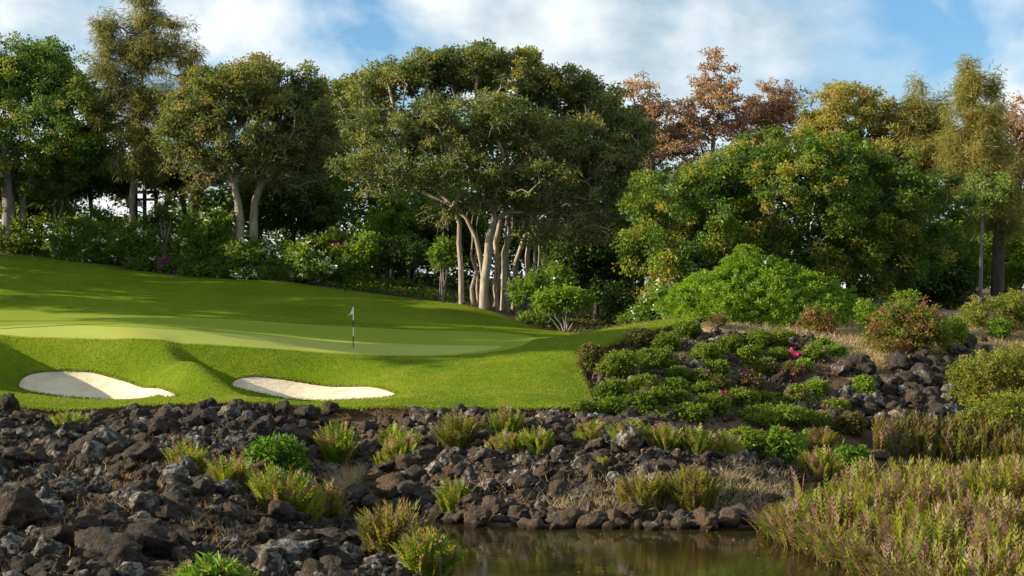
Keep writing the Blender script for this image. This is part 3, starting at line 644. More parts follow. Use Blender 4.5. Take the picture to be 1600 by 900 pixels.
keep3 = lambda p: np.clip(0.35 + (p[:, 2] - 16.2) / 5.0, 0.25, 1.0)
tree('fig_tree', 'pale barked fig with bare grey twigs and forked twin trunks', 'tree',
     [ptrunk([(374, 376), (375, 345), (372, 318), (366, 290), (352, 255), (340, 225)], 113, (0.36, 0.17)), ptrunk([(396, 376), (396, 345), (398, 315), (410, 285), (432, 255), (450, 225)], 113.6, (0.36, 0.17))],
     [E(370, 185, 113, 100, 85, 5.0), E(300, 210, 113, 55, 65, 3.5), E(455, 190, 114, 75, 75, 4.2), E(380, 130, 114, 90, 42, 4.2), E(470, 150, 115, 45, 45, 3.2), E(440, 250, 114, 80, 50, 4), E(320, 250, 113, 60, 40, 3), E(500, 220, 115, 50, 70, 3.5)],
     1150, 82, 0.66, 0.23, 0.13, fo['fig'], m_bark_pale, 23, shell=3.0, gap=0.33, gs=0.6, tint_c=0.6, keep=keep3, twig=0.026, twigcrowd=1900)

tree('background_tree', 'brownish green tree half hidden between the pale fig and the big banyan', 'tree',
     [ptrunk([(514, 372), (516, 330), (520, 300), (522, 240)], 127, (0.36, 0.2))], [E(525, 195, 128, 70, 70, 4), E(560, 165, 130, 50, 55, 3.5), E(495, 250, 128, 60, 55, 4)],
     330, 110, 0.8, 0.27, 0.15, fo['fig'], m_bark_dark, 24, gap=0.3)

def aerial(root, base, r):
    for px, y0, D, rr, y1 in ((738, 446, 106, 0.13, 325), (745, 446, 106.4, 0.11, 330), (776, 452, 106.5, 0.10, 290), (790, 462, 106, 0.15, 280), (800, 455, 107, 0.12, 290), (832, 440, 106, 0.16, 260), (840, 436, 108, 0.10, 300)):
        g = G(px, D); top = W(px + r.normal() * 5, y1, D + r.normal() * 0.5); mb = MB()
        ts = np.linspace(0, 1, 7); pts = g[None] * (1 - ts[:, None]) + top[None] * ts[:, None]; pts[:, :2] += r.normal(size=(7, 2)) * 0.11; pts[0, 2] -= 0.3
        chain(mb, pts, rr * (1.0 - 0.85 * ts) * (1 + 0.5 * np.exp(-ts * 9)), 7)
        mb.build('aerial_root', m_bark_pale, root, True, base)
keep4 = lambda p: np.clip(0.30 + (p[:, 2] - 14.0) / 6.0, 0.32, 1.0)
tree('banyan_tree', 'huge spreading banyan with pale trunks and aerial roots behind the flag', 'tree',
     [ptrunk([(755, 462), (757, 440), (762, 405), (764, 375), (772, 345), (768, 310), (752, 275), (735, 240)], 104.5, (0.34, 0.16)), ptrunk([(721, 446), (720, 415), (717, 380), (718, 350), (708, 322), (682, 296), (650, 275), (615, 262)], 105, (0.20, 0.11)),
      ptrunk([(786, 462), (789, 430), (788, 395), (800, 360), (803, 330), (822, 298), (850, 265), (882, 242)], 106, (0.25, 0.13)), ptrunk([(828, 440), (824, 400), (829, 365), (830, 330), (846, 300), (868, 268), (900, 250)], 106.5, (0.2, 0.11)),
      ptrunk([(772, 458), (779, 420), (774, 380), (786, 330), (784, 290), (792, 250), (788, 205)], 107, (0.22, 0.12)), ptrunk([(802, 455), (806, 410), (820, 370), (850, 338), (890, 318), (935, 300)], 108, (0.2, 0.11)),
      ptrunk([(762, 460), (752, 410), (744, 372), (728, 340), (700, 318), (660, 300)], 105.5, (0.2, 0.1))],
     [E(560, 155, 106, 42, 30, 3), E(612, 122, 107, 50, 34, 3.5), E(680, 118, 107, 58, 40, 4), E(745, 104, 107, 58, 36, 4), E(812, 122, 107, 55, 38, 4), E(872, 140, 108, 58, 38, 4), E(932, 170, 108, 52, 42, 4), E(985, 210, 108, 38, 45, 3.5),
      E(600, 205, 104, 75, 40, 4), E(690, 195, 103, 75, 45, 4.5), E(780, 185, 103, 75, 45, 4.5), E(870, 210, 104, 75, 45, 4.5), E(950, 255, 106, 55, 52, 4), E(558, 258, 103, 45, 24, 3), E(640, 268, 102, 65, 30, 3), E(735, 262, 102, 65, 30, 3), E(840, 285, 103, 75, 40, 3.5), E(920, 335, 105, 65, 55, 4), E(830, 350, 104, 50, 40, 2.5), E(690, 335, 103, 38, 20, 1.6), E(585, 300, 102.5, 45, 13, 1.6), E(980, 330, 107, 40, 70, 3), E(770, 300, 104, 50, 35, 3)],
     2100, 76, 0.62, 0.23, 0.13, fo['banyan'], m_bark_pale, 25, shell=2.6, gap=0.31, gs=0.6, keep=keep4, twig=0.026, twigcrowd=1900, extra=aerial, bf=0.4, tint_c=0.6)

tree('fig_tree', 'low wide bright green fig with reddish new leaves above the shrub mound', 'tree',
     [ptrunk([(1215, 475), (1215, 440), (1210, 400), (1200, 350)], 99, (0.5, 0.3)), ptrunk([(1240, 475), (1250, 430), (1290, 380), (1330, 340)], 99.5, (0.4, 0.25)), ptrunk([(1150, 475), (1140, 430), (1110, 380), (1080, 350)], 99, (0.35, 0.22))],
     [E(1220, 320, 98, 165, 105, 6.5), E(1080, 350, 97, 105, 85, 4.5), E(1040, 410, 96.5, 70, 60, 3.2), E(1340, 310, 98, 110, 85, 5.5), E(1430, 345, 99, 80, 85, 4.5), E(1260, 250, 99, 105, 45, 5.0), E(1330, 420, 98, 130, 60, 4), E(1010, 300, 98, 30, 45, 2.5), E(1170, 270, 98, 80, 45, 4)],
     1250, 105, 0.70, 0.25, 0.13, fo['bright_fig'], m_bark_grey, 26, shell=3.4, gap=0.38, gs=0.7, droop=0.3, tint_c=0.6)

tree('pink_leaved_tree', 'tall sparse pinkish tree with the highest tip right of the banyan', 'tree', [ptrunk([(1105, 470), (1108, 380), (1112, 280), (1115, 200)], 128, (0.4, 0.14))],
     [E(1115, 120, 128, 38, 45, 2.5), E(1130, 180, 128, 60, 45, 3.5), E(1090, 190, 128, 40, 40, 3), E(1118, 92, 128, 14, 18, 1.2)], 230, 38, 0.5, 0.24, 0.16, fo['pink'], m_bark_grey, 27, 'pink leaved trees beyond the figs', gap=0.44, gs=0.7)
tree('pink_leaved_tree', 'rounded salmon pink tree just right of the tallest pink one', 'tree', [ptrunk([(1205, 470), (1205, 380), (1208, 260), (1208, 210)], 130, (0.4, 0.18))],
     [E(1208, 165, 130, 45, 42, 3.2), E(1180, 200, 130, 45, 40, 3), E(1225, 195, 130, 35, 40, 3)], 240, 55, 0.6, 0.22, 0.15, fo['pink'], m_bark_grey, 28, 'pink leaved trees beyond the figs', gap=0.32, gs=0.7)
tree('pink_leaved_tree', 'brownish pink tree showing behind the right edge of the banyan', 'tree', [ptrunk([(1030, 470), (1030, 380), (1020, 280), (1015, 220)], 128, (0.4, 0.18))],
     [E(995, 155, 128, 45, 38, 3), E(1040, 210, 128, 65, 60, 4), E(1000, 220, 128, 60, 60, 4), E(1065, 250, 128, 50, 60, 4)], 330, 55, 0.65, 0.23, 0.15, fo['pink'], m_bark_dark, 29, 'pink leaved trees beyond the figs', gap=0.40, gs=0.7, tint_c=0.5)
tree('pink_leaved_tree', 'reddish tree at far right behind the tall golden casuarina', 'tree', [ptrunk([(1590, 450), (1590, 380), (1592, 300), (1592, 230)], 126, (0.4, 0.2))],
     [E(1590, 205, 126, 50, 58, 3), E(1630, 230, 126, 50, 60, 3), E(1580, 270, 126, 45, 45, 3)], 260, 75, 0.6, 0.22, 0.15, fo['pink'], m_bark_dark, 30, 'pink leaved trees beyond the figs', gap=0.33, gs=0.7)
tree('pink_leaved_tree', 'small pinkish tree tip poking over the pale fig crown', 'tree', [ptrunk([(405, 380), (405, 300), (405, 200), (405, 140)], 128, (0.3, 0.1))],
     [E(405, 115, 128, 35, 30, 2), E(400, 92, 128, 12, 10, 1)], 70, 60, 0.5, 0.22, 0.15, fo['pink'], m_bark_dark, 31, 'pink leaved trees beyond the figs', gap=0.3)
tree('pink_leaved_tree', 'orange tinged treetop just over the top of the banyan', 'tree', [ptrunk([(825, 450), (825, 300), (825, 200), (825, 140)], 126, (0.3, 0.1))],
     [E(822, 115, 126, 30, 32, 2), E(829, 90, 126, 12, 14, 1)], 80, 55, 0.5, 0.22, 0.15, fo['olive'], m_bark_dark, 32, 'pink leaved trees beyond the figs', gap=0.32)
tree('olive_leaved_tree', 'olive gold broad tree rising behind the bright green fig', 'tree', [ptrunk([(1330, 470), (1330, 380), (1335, 280), (1340, 230)], 122, (0.45, 0.22))],
     [E(1325, 170, 122, 68, 42, 4), E(1290, 215, 122, 50, 40, 3.5), E(1380, 225, 122, 65, 55, 4), E(1410, 275, 122, 50, 45, 3.5), E(1330, 240, 122, 90, 40, 4)], 480, 85, 0.65, 0.24, 0.15, fo['olive'], m_bark_dark, 33, gap=0.34, gs=0.7)
needle_tree('casuarina_tree', 'shorter golden casuarina with drooping tips left of the tall golden one', ptrunk([(1452, 470), (1452, 380), (1448, 280), (1444, 190), (1440, 130)], 120, (0.3, 0.06)),
    [E(1432, 140, 120, 16, 22, 1.2), E(1436, 175, 120, 26, 40, 2), E(1470, 190, 120, 26, 45, 2), E(1412, 190, 120, 16, 36, 1.2), E(1440, 235, 120, 48, 45, 3), E(1475, 150, 120, 12, 22, 1)], fo['needle_gold'], m_bark_dark, 34, 330, 85, group='golden casuarinas at the right', gap=0.33)
needle_tree('casuarina_tree', 'tall golden casuarina with pointed top and thick dark trunk at right', ptrunk([(1558, 455), (1560, 400), (1562, 340), (1545, 280), (1528, 210), (1516, 150), (1512, 95)], 112, (0.55, 0.05)),
    [E(1511, 104, 112, 9, 24, 0.7), E(1514, 140, 112, 21, 34, 1.4), E(1518, 180, 112, 33, 40, 2.0), E(1522, 225, 112, 44, 45, 2.5), E(1510, 270, 112, 46, 45, 2.8), E(1550, 265, 112, 46, 55, 3), E(1549, 135, 112, 9, 34, 0.8), E(1548, 185, 112, 24, 45, 1.6), E(1560, 330, 112, 46, 40, 3), E(1490, 205, 112, 18, 40, 1.4)], fo['needle_gold'], m_bark_dark, 35, 620, 85, group='golden casuarinas at the right', gap=0.30)
tree('slim_tree', 'slim bare grey trunk left of the thick casuarina trunk at right', 'tree', [ptrunk([(1531, 470), (1533, 420), (1534, 370), (1537, 320), (1540, 280)], 108, (0.16, 0.06))],
     [E(1540, 300, 108, 40, 35, 2)], 60, 40, 0.6, 0.24, 0.13, fo['wood'], m_bark_grey, 36, gap=0.3)
tree('light_green_tree', 'bright light green young tree glowing in the gap behind the banyan', 'tree', [ptrunk([(612, 410), (612, 380), (608, 350)], 118, (0.14, 0.08))],
     [E(612, 345, 118, 38, 34, 2.2), E(590, 375, 118, 25, 20, 1.6), E(625, 315, 118, 22, 20, 1.5)], 110, 80, 0.55, 0.22, 0.13, fo['light'], m_bark_dark, 37, gap=0.25)
tree('light_green_tree', 'bright light green young trees below the right golden casuarina', 'tree', [ptrunk([(1495, 460), (1495, 420), (1490, 380)], 116, (0.14, 0.08))],
     [E(1490, 385, 116, 40, 50, 2.6), E(1510, 425, 116, 40, 30, 2.2)], 120, 80, 0.55, 0.22, 0.13, fo['light'], m_bark_dark, 38, gap=0.25)
tree('light_green_tree', 'bright light green bushy tree at the right picture edge', 'tree', [ptrunk([(1610, 460), (1610, 420), (1608, 380)], 116, (0.14, 0.08))],
     [E(1615, 390, 116, 45, 50, 2.6), E(1600, 430, 116, 40, 30, 2.2)], 110, 80, 0.55, 0.22, 0.13, fo['light'], m_bark_dark, 39, gap=0.25)
# dark mid-layer trees that fill the wood between the big ones
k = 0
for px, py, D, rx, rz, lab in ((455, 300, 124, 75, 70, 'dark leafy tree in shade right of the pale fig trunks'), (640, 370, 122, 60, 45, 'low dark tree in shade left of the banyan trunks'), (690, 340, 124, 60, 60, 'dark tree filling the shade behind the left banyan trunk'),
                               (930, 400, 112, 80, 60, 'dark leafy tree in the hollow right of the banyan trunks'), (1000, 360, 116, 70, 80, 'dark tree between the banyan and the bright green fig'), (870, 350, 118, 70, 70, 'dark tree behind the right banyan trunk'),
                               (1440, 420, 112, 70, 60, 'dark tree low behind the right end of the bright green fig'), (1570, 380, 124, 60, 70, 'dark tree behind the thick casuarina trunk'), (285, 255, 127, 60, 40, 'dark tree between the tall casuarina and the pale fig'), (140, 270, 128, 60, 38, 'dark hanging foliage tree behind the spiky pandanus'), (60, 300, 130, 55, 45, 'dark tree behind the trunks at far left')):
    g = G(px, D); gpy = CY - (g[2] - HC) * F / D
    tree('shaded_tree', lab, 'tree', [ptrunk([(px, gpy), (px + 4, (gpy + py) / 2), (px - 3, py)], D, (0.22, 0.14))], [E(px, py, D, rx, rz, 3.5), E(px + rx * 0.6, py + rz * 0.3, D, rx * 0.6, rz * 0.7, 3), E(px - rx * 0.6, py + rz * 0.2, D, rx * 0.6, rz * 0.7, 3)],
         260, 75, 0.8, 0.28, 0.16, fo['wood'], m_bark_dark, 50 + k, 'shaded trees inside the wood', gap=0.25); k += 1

# off-frame trees at the left whose shade lies over the slope (they stand on the rise beside the green)
k = 0
for X, Y, h, w, vz, lab in ((-48, 74, 14.6, 5.0, 2.7, 'slim tall fig nearest the green beyond the left picture edge'), (-48, 84, 12.1, 5.5, 3.3, 'second tall fig beyond the left picture edge'), (-48, 93, 9.8, 5.5, 4.2, 'third fig beyond the left picture edge'), (-48, 102, 7.6, 5.5, 4.8, 'fig halfway up the slope beyond the left picture edge'), (-47, 111, 5.8, 5.5, 4.6, 'low fig at the top of the slope beyond the left picture edge')):
    z = hgt(X, Y)[0]; c = np.array([X, Y, z + h])
    tree('fig_tree', lab, 'tree', [(np.array([[X, Y, z - 0.3], [X + .2, Y, z + h * 0.4], [X - .3, Y, z + h * 0.8]]), (0.4, 0.2))],
         [(c, np.array([w, w, vz])), (c + [1, 1.0, vz * 0.4], np.array([w * 0.7, w * 0.7, vz * 0.8]))], 260, 70, 0.85, 0.42, 0.26, fo['dark_fig'], m_bark_grey, 80 + k, 'trees beyond the left edge', gap=0.36, gs=0.5); k += 1

# far wood behind everything
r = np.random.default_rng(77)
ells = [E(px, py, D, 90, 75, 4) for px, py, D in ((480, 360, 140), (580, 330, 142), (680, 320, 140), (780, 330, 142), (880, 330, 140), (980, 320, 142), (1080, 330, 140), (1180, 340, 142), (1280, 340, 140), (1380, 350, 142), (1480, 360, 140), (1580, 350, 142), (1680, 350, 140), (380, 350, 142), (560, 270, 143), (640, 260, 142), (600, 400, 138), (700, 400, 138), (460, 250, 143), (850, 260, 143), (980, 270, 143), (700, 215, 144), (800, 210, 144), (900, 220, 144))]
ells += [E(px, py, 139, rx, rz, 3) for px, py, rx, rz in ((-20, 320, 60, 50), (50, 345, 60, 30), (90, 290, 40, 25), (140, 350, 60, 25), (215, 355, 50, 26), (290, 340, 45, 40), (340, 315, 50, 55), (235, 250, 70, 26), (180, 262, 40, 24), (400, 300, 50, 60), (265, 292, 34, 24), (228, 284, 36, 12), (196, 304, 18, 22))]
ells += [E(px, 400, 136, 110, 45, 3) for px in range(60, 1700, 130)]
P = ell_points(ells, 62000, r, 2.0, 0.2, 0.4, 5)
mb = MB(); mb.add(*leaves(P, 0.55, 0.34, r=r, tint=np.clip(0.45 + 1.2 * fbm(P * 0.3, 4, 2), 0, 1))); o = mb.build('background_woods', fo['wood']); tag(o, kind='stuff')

# ------------------------------------------------------------------ bushes
def bush(name, label, cat, g, ells, nclump, per, rad, L, Wd, leafmat, seed, group=None, flower=None, nf=0, fs=0.10, stems=7, shell=4.0, gap=0.0, bark=None, flat=0.4, droop=0.1, tint_c=0.3, dirw=0.9, gs=0.8, srad=0.03):
    r = np.random.default_rng(seed); root = empty(name, g, label, cat, group)
    C = ell_points(ells, nclump, r, shell, gap, gs, seed); C[:, 2] = np.maximum(C[:, 2], hgt(C[:, 0], C[:, 1]) + 0.05)
    mb = MB()
    for s in range(stems):
        e = C[r.integers(len(C))]; b0 = np.asarray(g) + [r.normal() * 0.12, r.normal() * 0.12, -0.15]
        mid = (b0 + e) / 2 + [r.normal() * 0.1, r.normal() * 0.1, 0.12 * np.linalg.norm(e - b0)]
        ts = np.linspace(0, 1, 6)[:, None]; pts = b0 * (1 - ts) ** 2 + 2 * mid * ts * (1 - ts) + e * ts ** 2
        chain(mb, pts, np.linspace(srad, srad * 0.35, 6), 5)
    if stems: mb.build('stem', bark or m_bark_grey, root, True, g)
    mb = MB(); mb.add(*leaf_clumps(C, None, per, rad, L, Wd, r, flat, droop, None, 0.8, tint_c, seed, dirw)); mb.build('foliage', leafmat, root, False, g)
    if flower is not None and nf:
        cen = np.mean([e[0] for e in ells], 0); c = C[r.integers(0, len(C), nf)]; c = c[(c[:, 1] < cen[1] + 0.6)]
        c = c + unit(c - cen) * rad * 0.8
        k_ = 7; P = np.repeat(c, k_, 0) + r.normal(size=(len(c) * k_, 3)) * fs * 0.5
        mb = MB(); mb.add(*leaves(P, fs, fs * 0.8, r=r, flat=0.3, droop=0, tint=r.uniform(0, 1, len(P)))); mb.build('flowers', flower, root, False, g)['kind'] = 'stuff'
    return root

def Eg(px, py, rx, rz, D, ry=None): return E(px, py, D, rx, rz, ry if ry is not None else rx * D / F * 0.8)

# border under the trees, left to right
mid = [
 ('flowering_shrub', 'large rounded shrub dotted with white flowers below the left spiky pandanus', 150, 412, 111, [(130, 375, 52, 36), (165, 380, 50, 30), (115, 360, 35, 22)], 'plumeria', 'white', 60, 230),
 ('leafy_shrub', 'bright yellow green shrub catching sun behind the big white flowered shrub', 150, 380, 115, [(160, 345, 45, 24), (110, 335, 20, 14), (185, 360, 40, 20)], 'light', None, 0, 150),
 ('leafy_shrub', 'dark green shrub in deep shade at far left edge', 30, 395, 112, [(25, 375, 45, 25), (60, 355, 40, 25), (-20, 370, 40, 30)], 'shrub', None, 0, 140),
 ('flowering_shrub', 'white flowered shrub at the foot of the tall casuarina trunk', 230, 408, 110, [(215, 375, 38, 30), (245, 385, 38, 24)], 'plumeria', 'white', 24, 150),
 ('leafy_shrub', 'yellow green shrub beside the forked pandanus', 250, 395, 113, [(250, 335, 25, 20), (285, 360, 32, 26), (272, 375, 32, 20)], 'light', None, 0, 90),
 ('flowering_shrub', 'white flowered shrub just left of the pale fig trunks', 325, 410, 111, [(325, 365, 42, 36), (310, 385, 42, 28), (340, 350, 28, 20)], 'plumeria', 'white', 46, 190),
 ('flowering_shrub', 'white flowered shrub in front of the pale fig trunks', 378, 428, 109, [(375, 402, 42, 26), (390, 390, 32, 18)], 'plumeria', 'white', 36, 130),
 ('bougainvillea', 'small dark shrub with a purple flower patch at the left bed edge', 258, 424, 109.5, [(262, 416, 16, 8)], 'shrub', 'purple', 26, 40),
 ('leafy_shrub', 'small dark clipped shrub right of the purple flowered one', 292, 428, 109.5, [(295, 420, 20, 9), (330, 425, 18, 9)], 'shrub', None, 0, 50),
 ('leafy_shrub', 'low dark shrub at the bed edge by the stones', 350, 434, 109, [(355, 426, 26, 10)], 'shrub', None, 0, 44),
 ('flowering_shrub', 'open white flowered shrub with bare crooked stems on the lawn edge', 486, 446, 108.5, [(460, 408, 26, 14), (505, 415, 34, 16), (480, 420, 34, 14), (470, 395, 22, 10)], 'plumeria', 'white', 44, 120),
 ('leafy_shrub', 'dark green shrub with pink blossoms left of the light green bush', 515, 425, 113, [(520, 390, 40, 28), (490, 385, 25, 18), (525, 375, 22, 16)], 'shrub', 'purple', 14, 140),
 ('leafy_shrub', 'light green leafy bush at the back of the flower bed', 565, 430, 113, [(565, 392, 24, 26), (575, 378, 18, 14), (558, 415, 28, 16)], 'light', None, 0, 90),
 ('leafy_shrub', 'dark rounded shrub in shade behind the flower bed', 640, 425, 116, [(635, 390, 45, 26), (600, 400, 35, 22)], 'wood', None, 0, 130),
 ('leafy_shrub', 'sparse shrub with thin pale stems left of the banyan trunk', 690, 428, 107, [(690, 405, 22, 16), (700, 385, 16, 12)], 'plumeria', None, 0, 60),
 ('leafy_shrub', 'dark shrub at the foot of the right banyan trunks', 850, 470, 103, [(845, 445, 36, 22), (870, 435, 28, 20), (815, 455, 22, 14)], 'plumeria', 'white', 14, 130),
 ('small_tree', 'small rounded tree with long leaves and thin stem in the hollow', 884, 512, 98, [(880, 465, 42, 18), (860, 470, 28, 14), (905, 468, 28, 16)], 'light', None, 0, 130),
 ('leafy_shrub', 'dark shrub in the hollow behind the small rounded tree', 960, 500, 104, [(950, 465, 55, 25), (990, 475, 40, 22)], 'wood', None, 0, 150),
 ('leafy_shrub', 'very small dark clipped shrub at the lawn end in the hollow', 985, 508, 95, [(985, 501, 16, 9)], 'shrub', None, 0, 40),
 ('flowering_shrub', 'long leaved white flowered shrub at the left foot of the mound', 1025, 500, 92, [(1020, 480, 24, 18), (1038, 465, 24, 20), (1005, 492, 16, 9)], 'plumeria', 'white', 20, 120),
]
for i, (nm, lab, px, py, D, el, mt, fl_, nf, nc) in enumerate(mid):
    D = max(behind_lawn(px) + 0.9, D + behind_lawn(px) + 0.9 - 110.5) if px < 800 else max(D, behind_lawn(px) + 0.5); g = G(px, D); long_ = mt == 'plumeria'; gy_ = CY + (HC - g[2]) * F / D
    if nm != 'small_tree' and px not in (486, 690): el = el + [(sum(e_[0] for e_ in el) / len(el), gy_ - 9, max(e_[2] for e_ in el) * 1.05, 11)]; nc = int(nc * 1.25)
    bush(nm, lab, 'shrub' if nm != 'small_tree' else 'tree', g, [Eg(a, b_, c, d_, D) for a, b_, c, d_ in el], nc, 26, 0.42, 0.40 if long_ else 0.24, 0.11 if long_ else 0.14, fo[mt], 200 + i,
         flower=fo[fl_] if fl_ else None, nf=int(nf * 1.4), fs=0.19, shell=3.0, stems=9 if px in (486, 690, 884) else 6, droop=0.0 if long_ else 0.2, srad=0.05)

# the big leaf-covered mound and the shrub on its top
bush('mound_shrub', 'large bright green leaf covered mound in front of the fig', 'shrub', G(1190, 89), [E(1185, 490, 89.5, 150, 78, 4.2), E(1110, 480, 89, 70, 52, 3.6), E(1255, 480, 90, 85, 55, 3.6), E(1180, 440, 90, 75, 42, 3)], 2100, 26, 0.20, 0.17, 0.09, fo['mound'], 300, shell=13.0, stems=5, tint_c=0.45, gap=0.12, gs=1.4)
bush('leafy_shrub', 'small dense rounded shrub standing up from the top of the green mound', 'shrub', W(1163, 425, 89.2), [E(1163, 412, 89.2, 30, 30, 1.2), E(1150, 430, 89, 26, 20, 1.0)], 170, 34, 0.24, 0.16, 0.08, fo['mound'], 301, shell=6, stems=3)

# pandanus rosettes
def rosette(mb, c, n, L, Wd, r, up=0.25, droop=0.5, tint=0.5):
    """long strap leaves arching out of one head"""
    az = r.uniform(0, 2 * np.pi, n); el_ = np.arcsin(r.uniform(-0.35 + up, 0.98, n)); d = np.stack([np.cos(az) * np.cos(el_), np.sin(az) * np.cos(el_), np.sin(el_)], -1)
    s = unit(np.cross(d, [0, 0, 1.0]) + 1e-6); Ln = L * r.uniform(0.75, 1.15, n); segs = 4; V_ = []
    for k_ in range(segs + 1):
        t_ = k_ / segs; p = c + d * (Ln * t_)[:, None] - np.array([0, 0, 1.0]) * (droop * Ln * t_ ** 2.2 * 0.5)[:, None]; w = Wd * (1 - t_ ** 2) * (0.6 + 0.8 * t_) + 0.004
        V_ += [p + s * w / 2, p - s * w / 2]
    V_ = np.stack(V_, 1); k2 = 2 * (segs + 1)
    f = np.array([[2 * a, 2 * a + 1, 2 * a + 3, 2 * a + 2] for a in range(segs)])[None] + (np.arange(n) * k2)[:, None, None]
    mb.add(V_.reshape(-1, 3), f.reshape(-1, 4), np.repeat(np.clip(tint + r.normal(size=n) * 0.18, 0, 1), k2))
def pandanus(lab, px, D, heads, L, trunkpx, seed):
    D = behind_lawn(px) + 1.6; r = np.random.default_rng(seed); g = G(px, D); root = empty('pandanus', g, lab, 'shrub', 'spiky pandanus under the left trees'); mb = MB(); ml = MB()
    for hx, hy in heads:
        c = W(hx, hy, D + r.normal() * 0.2); mid = (g + c) / 2 + [0, 0, -0.1]; ts = np.linspace(0, 1, 6)[:, None]
        pts = (g - [0, 0, 0.2]) * (1 - ts) ** 2 + 2 * np.array([g[0], g[1], mid[2]]) * ts * (1 - ts) + c * ts ** 2
        chain(mb, pts, np.linspace(0.16, 0.09, 6), 7); rosette(ml, c, 120, L * 1.1, 0.17, r, tint=0.5)
    mb.build('trunk', m_bark_grey, root, True, g); ml.build('crown', fo['strap'], root, False, g)
pandanus('large spiky pandanus ball left of the white flowered shrub', 85, 109.5, [(85, 306), (70, 318), (100, 312)], 1.75, None, 310)
pandanus('dark forked pandanus with visible crooked stem right of the casuarina trunk', 256, 109, [(250, 335), (268, 345), (240, 348), (262, 318)], 1.15, None, 311)
pandanus('sunlit spiky pandanus with pale leaves left of the pale fig trunks', 303, 110.5, [(302, 300), (312, 305), (308, 318)], 1.25, None, 312)

# ------------------------------------------------------------------ hillside shrubs on the right
hill = [
 (1073, 525, 17, 13, 'shrub', None, 'neat green shrub at the right end of the lawn tip'), (999, 540, 17, 15, 'shrub_brown', None, 'brownish leafless looking shrub on the lawn edge below the knoll'), (1040, 545, 17, 13, 'shrub', None, 'round green shrub just right of the brownish lawn edge shrub'),
 (1100, 562, 19, 14, 'shrub', None, 'round dense green shrub in the upper middle of the rocky slope'), (1140, 549, 17, 13, 'shrub', None, 'bright round shrub left of the pale lichened rocks on the slope'), (1169, 563, 16, 12, 'shrub', None, 'round green shrub below the pale lichened rocks'),
 (1182, 541, 20, 13, 'shrub', None, 'wide green shrub on the upper slope right of the lichened rocks'), (1221, 540, 20, 13, 'shrub', None, 'wide green shrub on the upper slope below the dry grass'), (1214, 562, 12, 9, 'shrub', None, 'little round shrub left of the bright magenta flowers'),
 (1272, 562, 17, 12, 'shrub', 'purple', 'green shrub topped with purple flowers under the red leaved bush'), (923, 575, 18, 20, 'shrub_brown', None, 'tall brownish shrub at the left corner of the rocky slope'), (966, 586, 26, 20, 'shrub', None, 'largest dark green shrub on the left of the slope'),
 (1018, 575, 30, 16, 'shrub', None, 'long flat topped shrub merging right of the largest slope shrub'), (1059, 595, 14, 11, 'shrub', None, 'small round shrub in the middle left of the slope'), (1093, 600, 16, 12, 'shrub', 'purple', 'shrub with a few purple blossoms mid slope'),
 (1117, 588, 18, 13, 'shrub', None, 'bright green shrub beside the purple blossomed one mid slope'), (1195, 583, 12, 12, 'shrub', 'purple', 'upright shrub with purple tips below the magenta flowers'), (1237, 588, 16, 11, 'shrub_brown', 'purple', 'loose brownish shrub with purple tips mid slope'),
 (1006, 608, 18, 11, 'shrub', None, 'flat green shrub below the long flat topped shrub'), (1054, 616, 16, 12, 'shrub', None, 'round shrub in the lower left group on the slope'), (1033, 630, 15, 13, 'shrub', None, 'round shrub lowest but one in the lower left slope group'),
 (1061, 632, 13, 11, 'shrub', None, 'small shrub at the right of the lower left slope group'), (999, 640, 20, 14, 'shrub', None, 'broad round shrub at the foot of the left slope'), (955, 624, 21, 16, 'shrub', None, 'broad green shrub beside the lawn corner'),
 (950, 650, 20, 14, 'shrub', None, 'bright round shrub at the very foot of the lawn corner'), (908, 647, 12, 11, 'shrub', None, 'small lone round shrub under the lawn front edge'), (1103, 618, 13, 11, 'shrub', None, 'small pale green shrub in the middle of the slope'),
 (1121, 614, 13, 14, 'shrub_brown', None, 'thin feathery shrub in the middle of the slope'), (1172, 606, 17, 12, 'shrub_brown', 'purple', 'loose dull shrub with purple tips in the middle of the slope'), (1112, 645, 22, 16, 'shrub', None, 'dark low shrub left of the lower magenta flowers'),
 (1156, 635, 24, 14, 'shrub', None, 'dark spreading shrub under the lower magenta flowers'), (1244, 628, 14, 14, 'shrub', 'purple', 'shrub with the brightest purple flower head left of the stone wall'), (1306, 642, 17, 9, 'shrub', 'purple', 'low shrub with purple flowers against the stone wall'),
 (1274, 614, 16, 10, 'light', None, 'light green shrub among stones left of the wall'), (1348, 622, 15, 18, 'light', None, 'light green leafy climber hanging on the stone wall'), (1417, 657, 11, 8, 'shrub_brown', None, 'little yellowish shrub at the foot of the stone wall'),
 (1278, 669, 18, 13, 'shrub', 'purple', 'round shrub with purple specks low at the left foot of the wall'), (1202, 660, 48, 14, 'shrub', None, 'long dark band of shrub along the foot of the slope'), (1075, 655, 30, 12, 'shrub', None, 'low dark shrub at the left foot of the slope'),
 (1327, 676, 20, 16, 'shrub_brown', None, 'greyish pink twiggy shrub below the stone wall'), (1285, 545, 12, 8, 'light', None, 'low light green tuft shrub in the dry grass'), (1306, 555, 10, 8, 'light', None, 'small light green sprig shrub above the dark boulders'),
 (1240, 660, 16, 10, 'shrub', None, 'dark little shrub right of the long shrub band'), (1190, 630, 12, 9, 'shrub', None, 'tiny dark shrub above the long shrub band'), (1256, 578, 10, 8, 'light', None, 'tiny light green shrub between brown rocks on the slope'),
]
landmarks = []
proto = {}
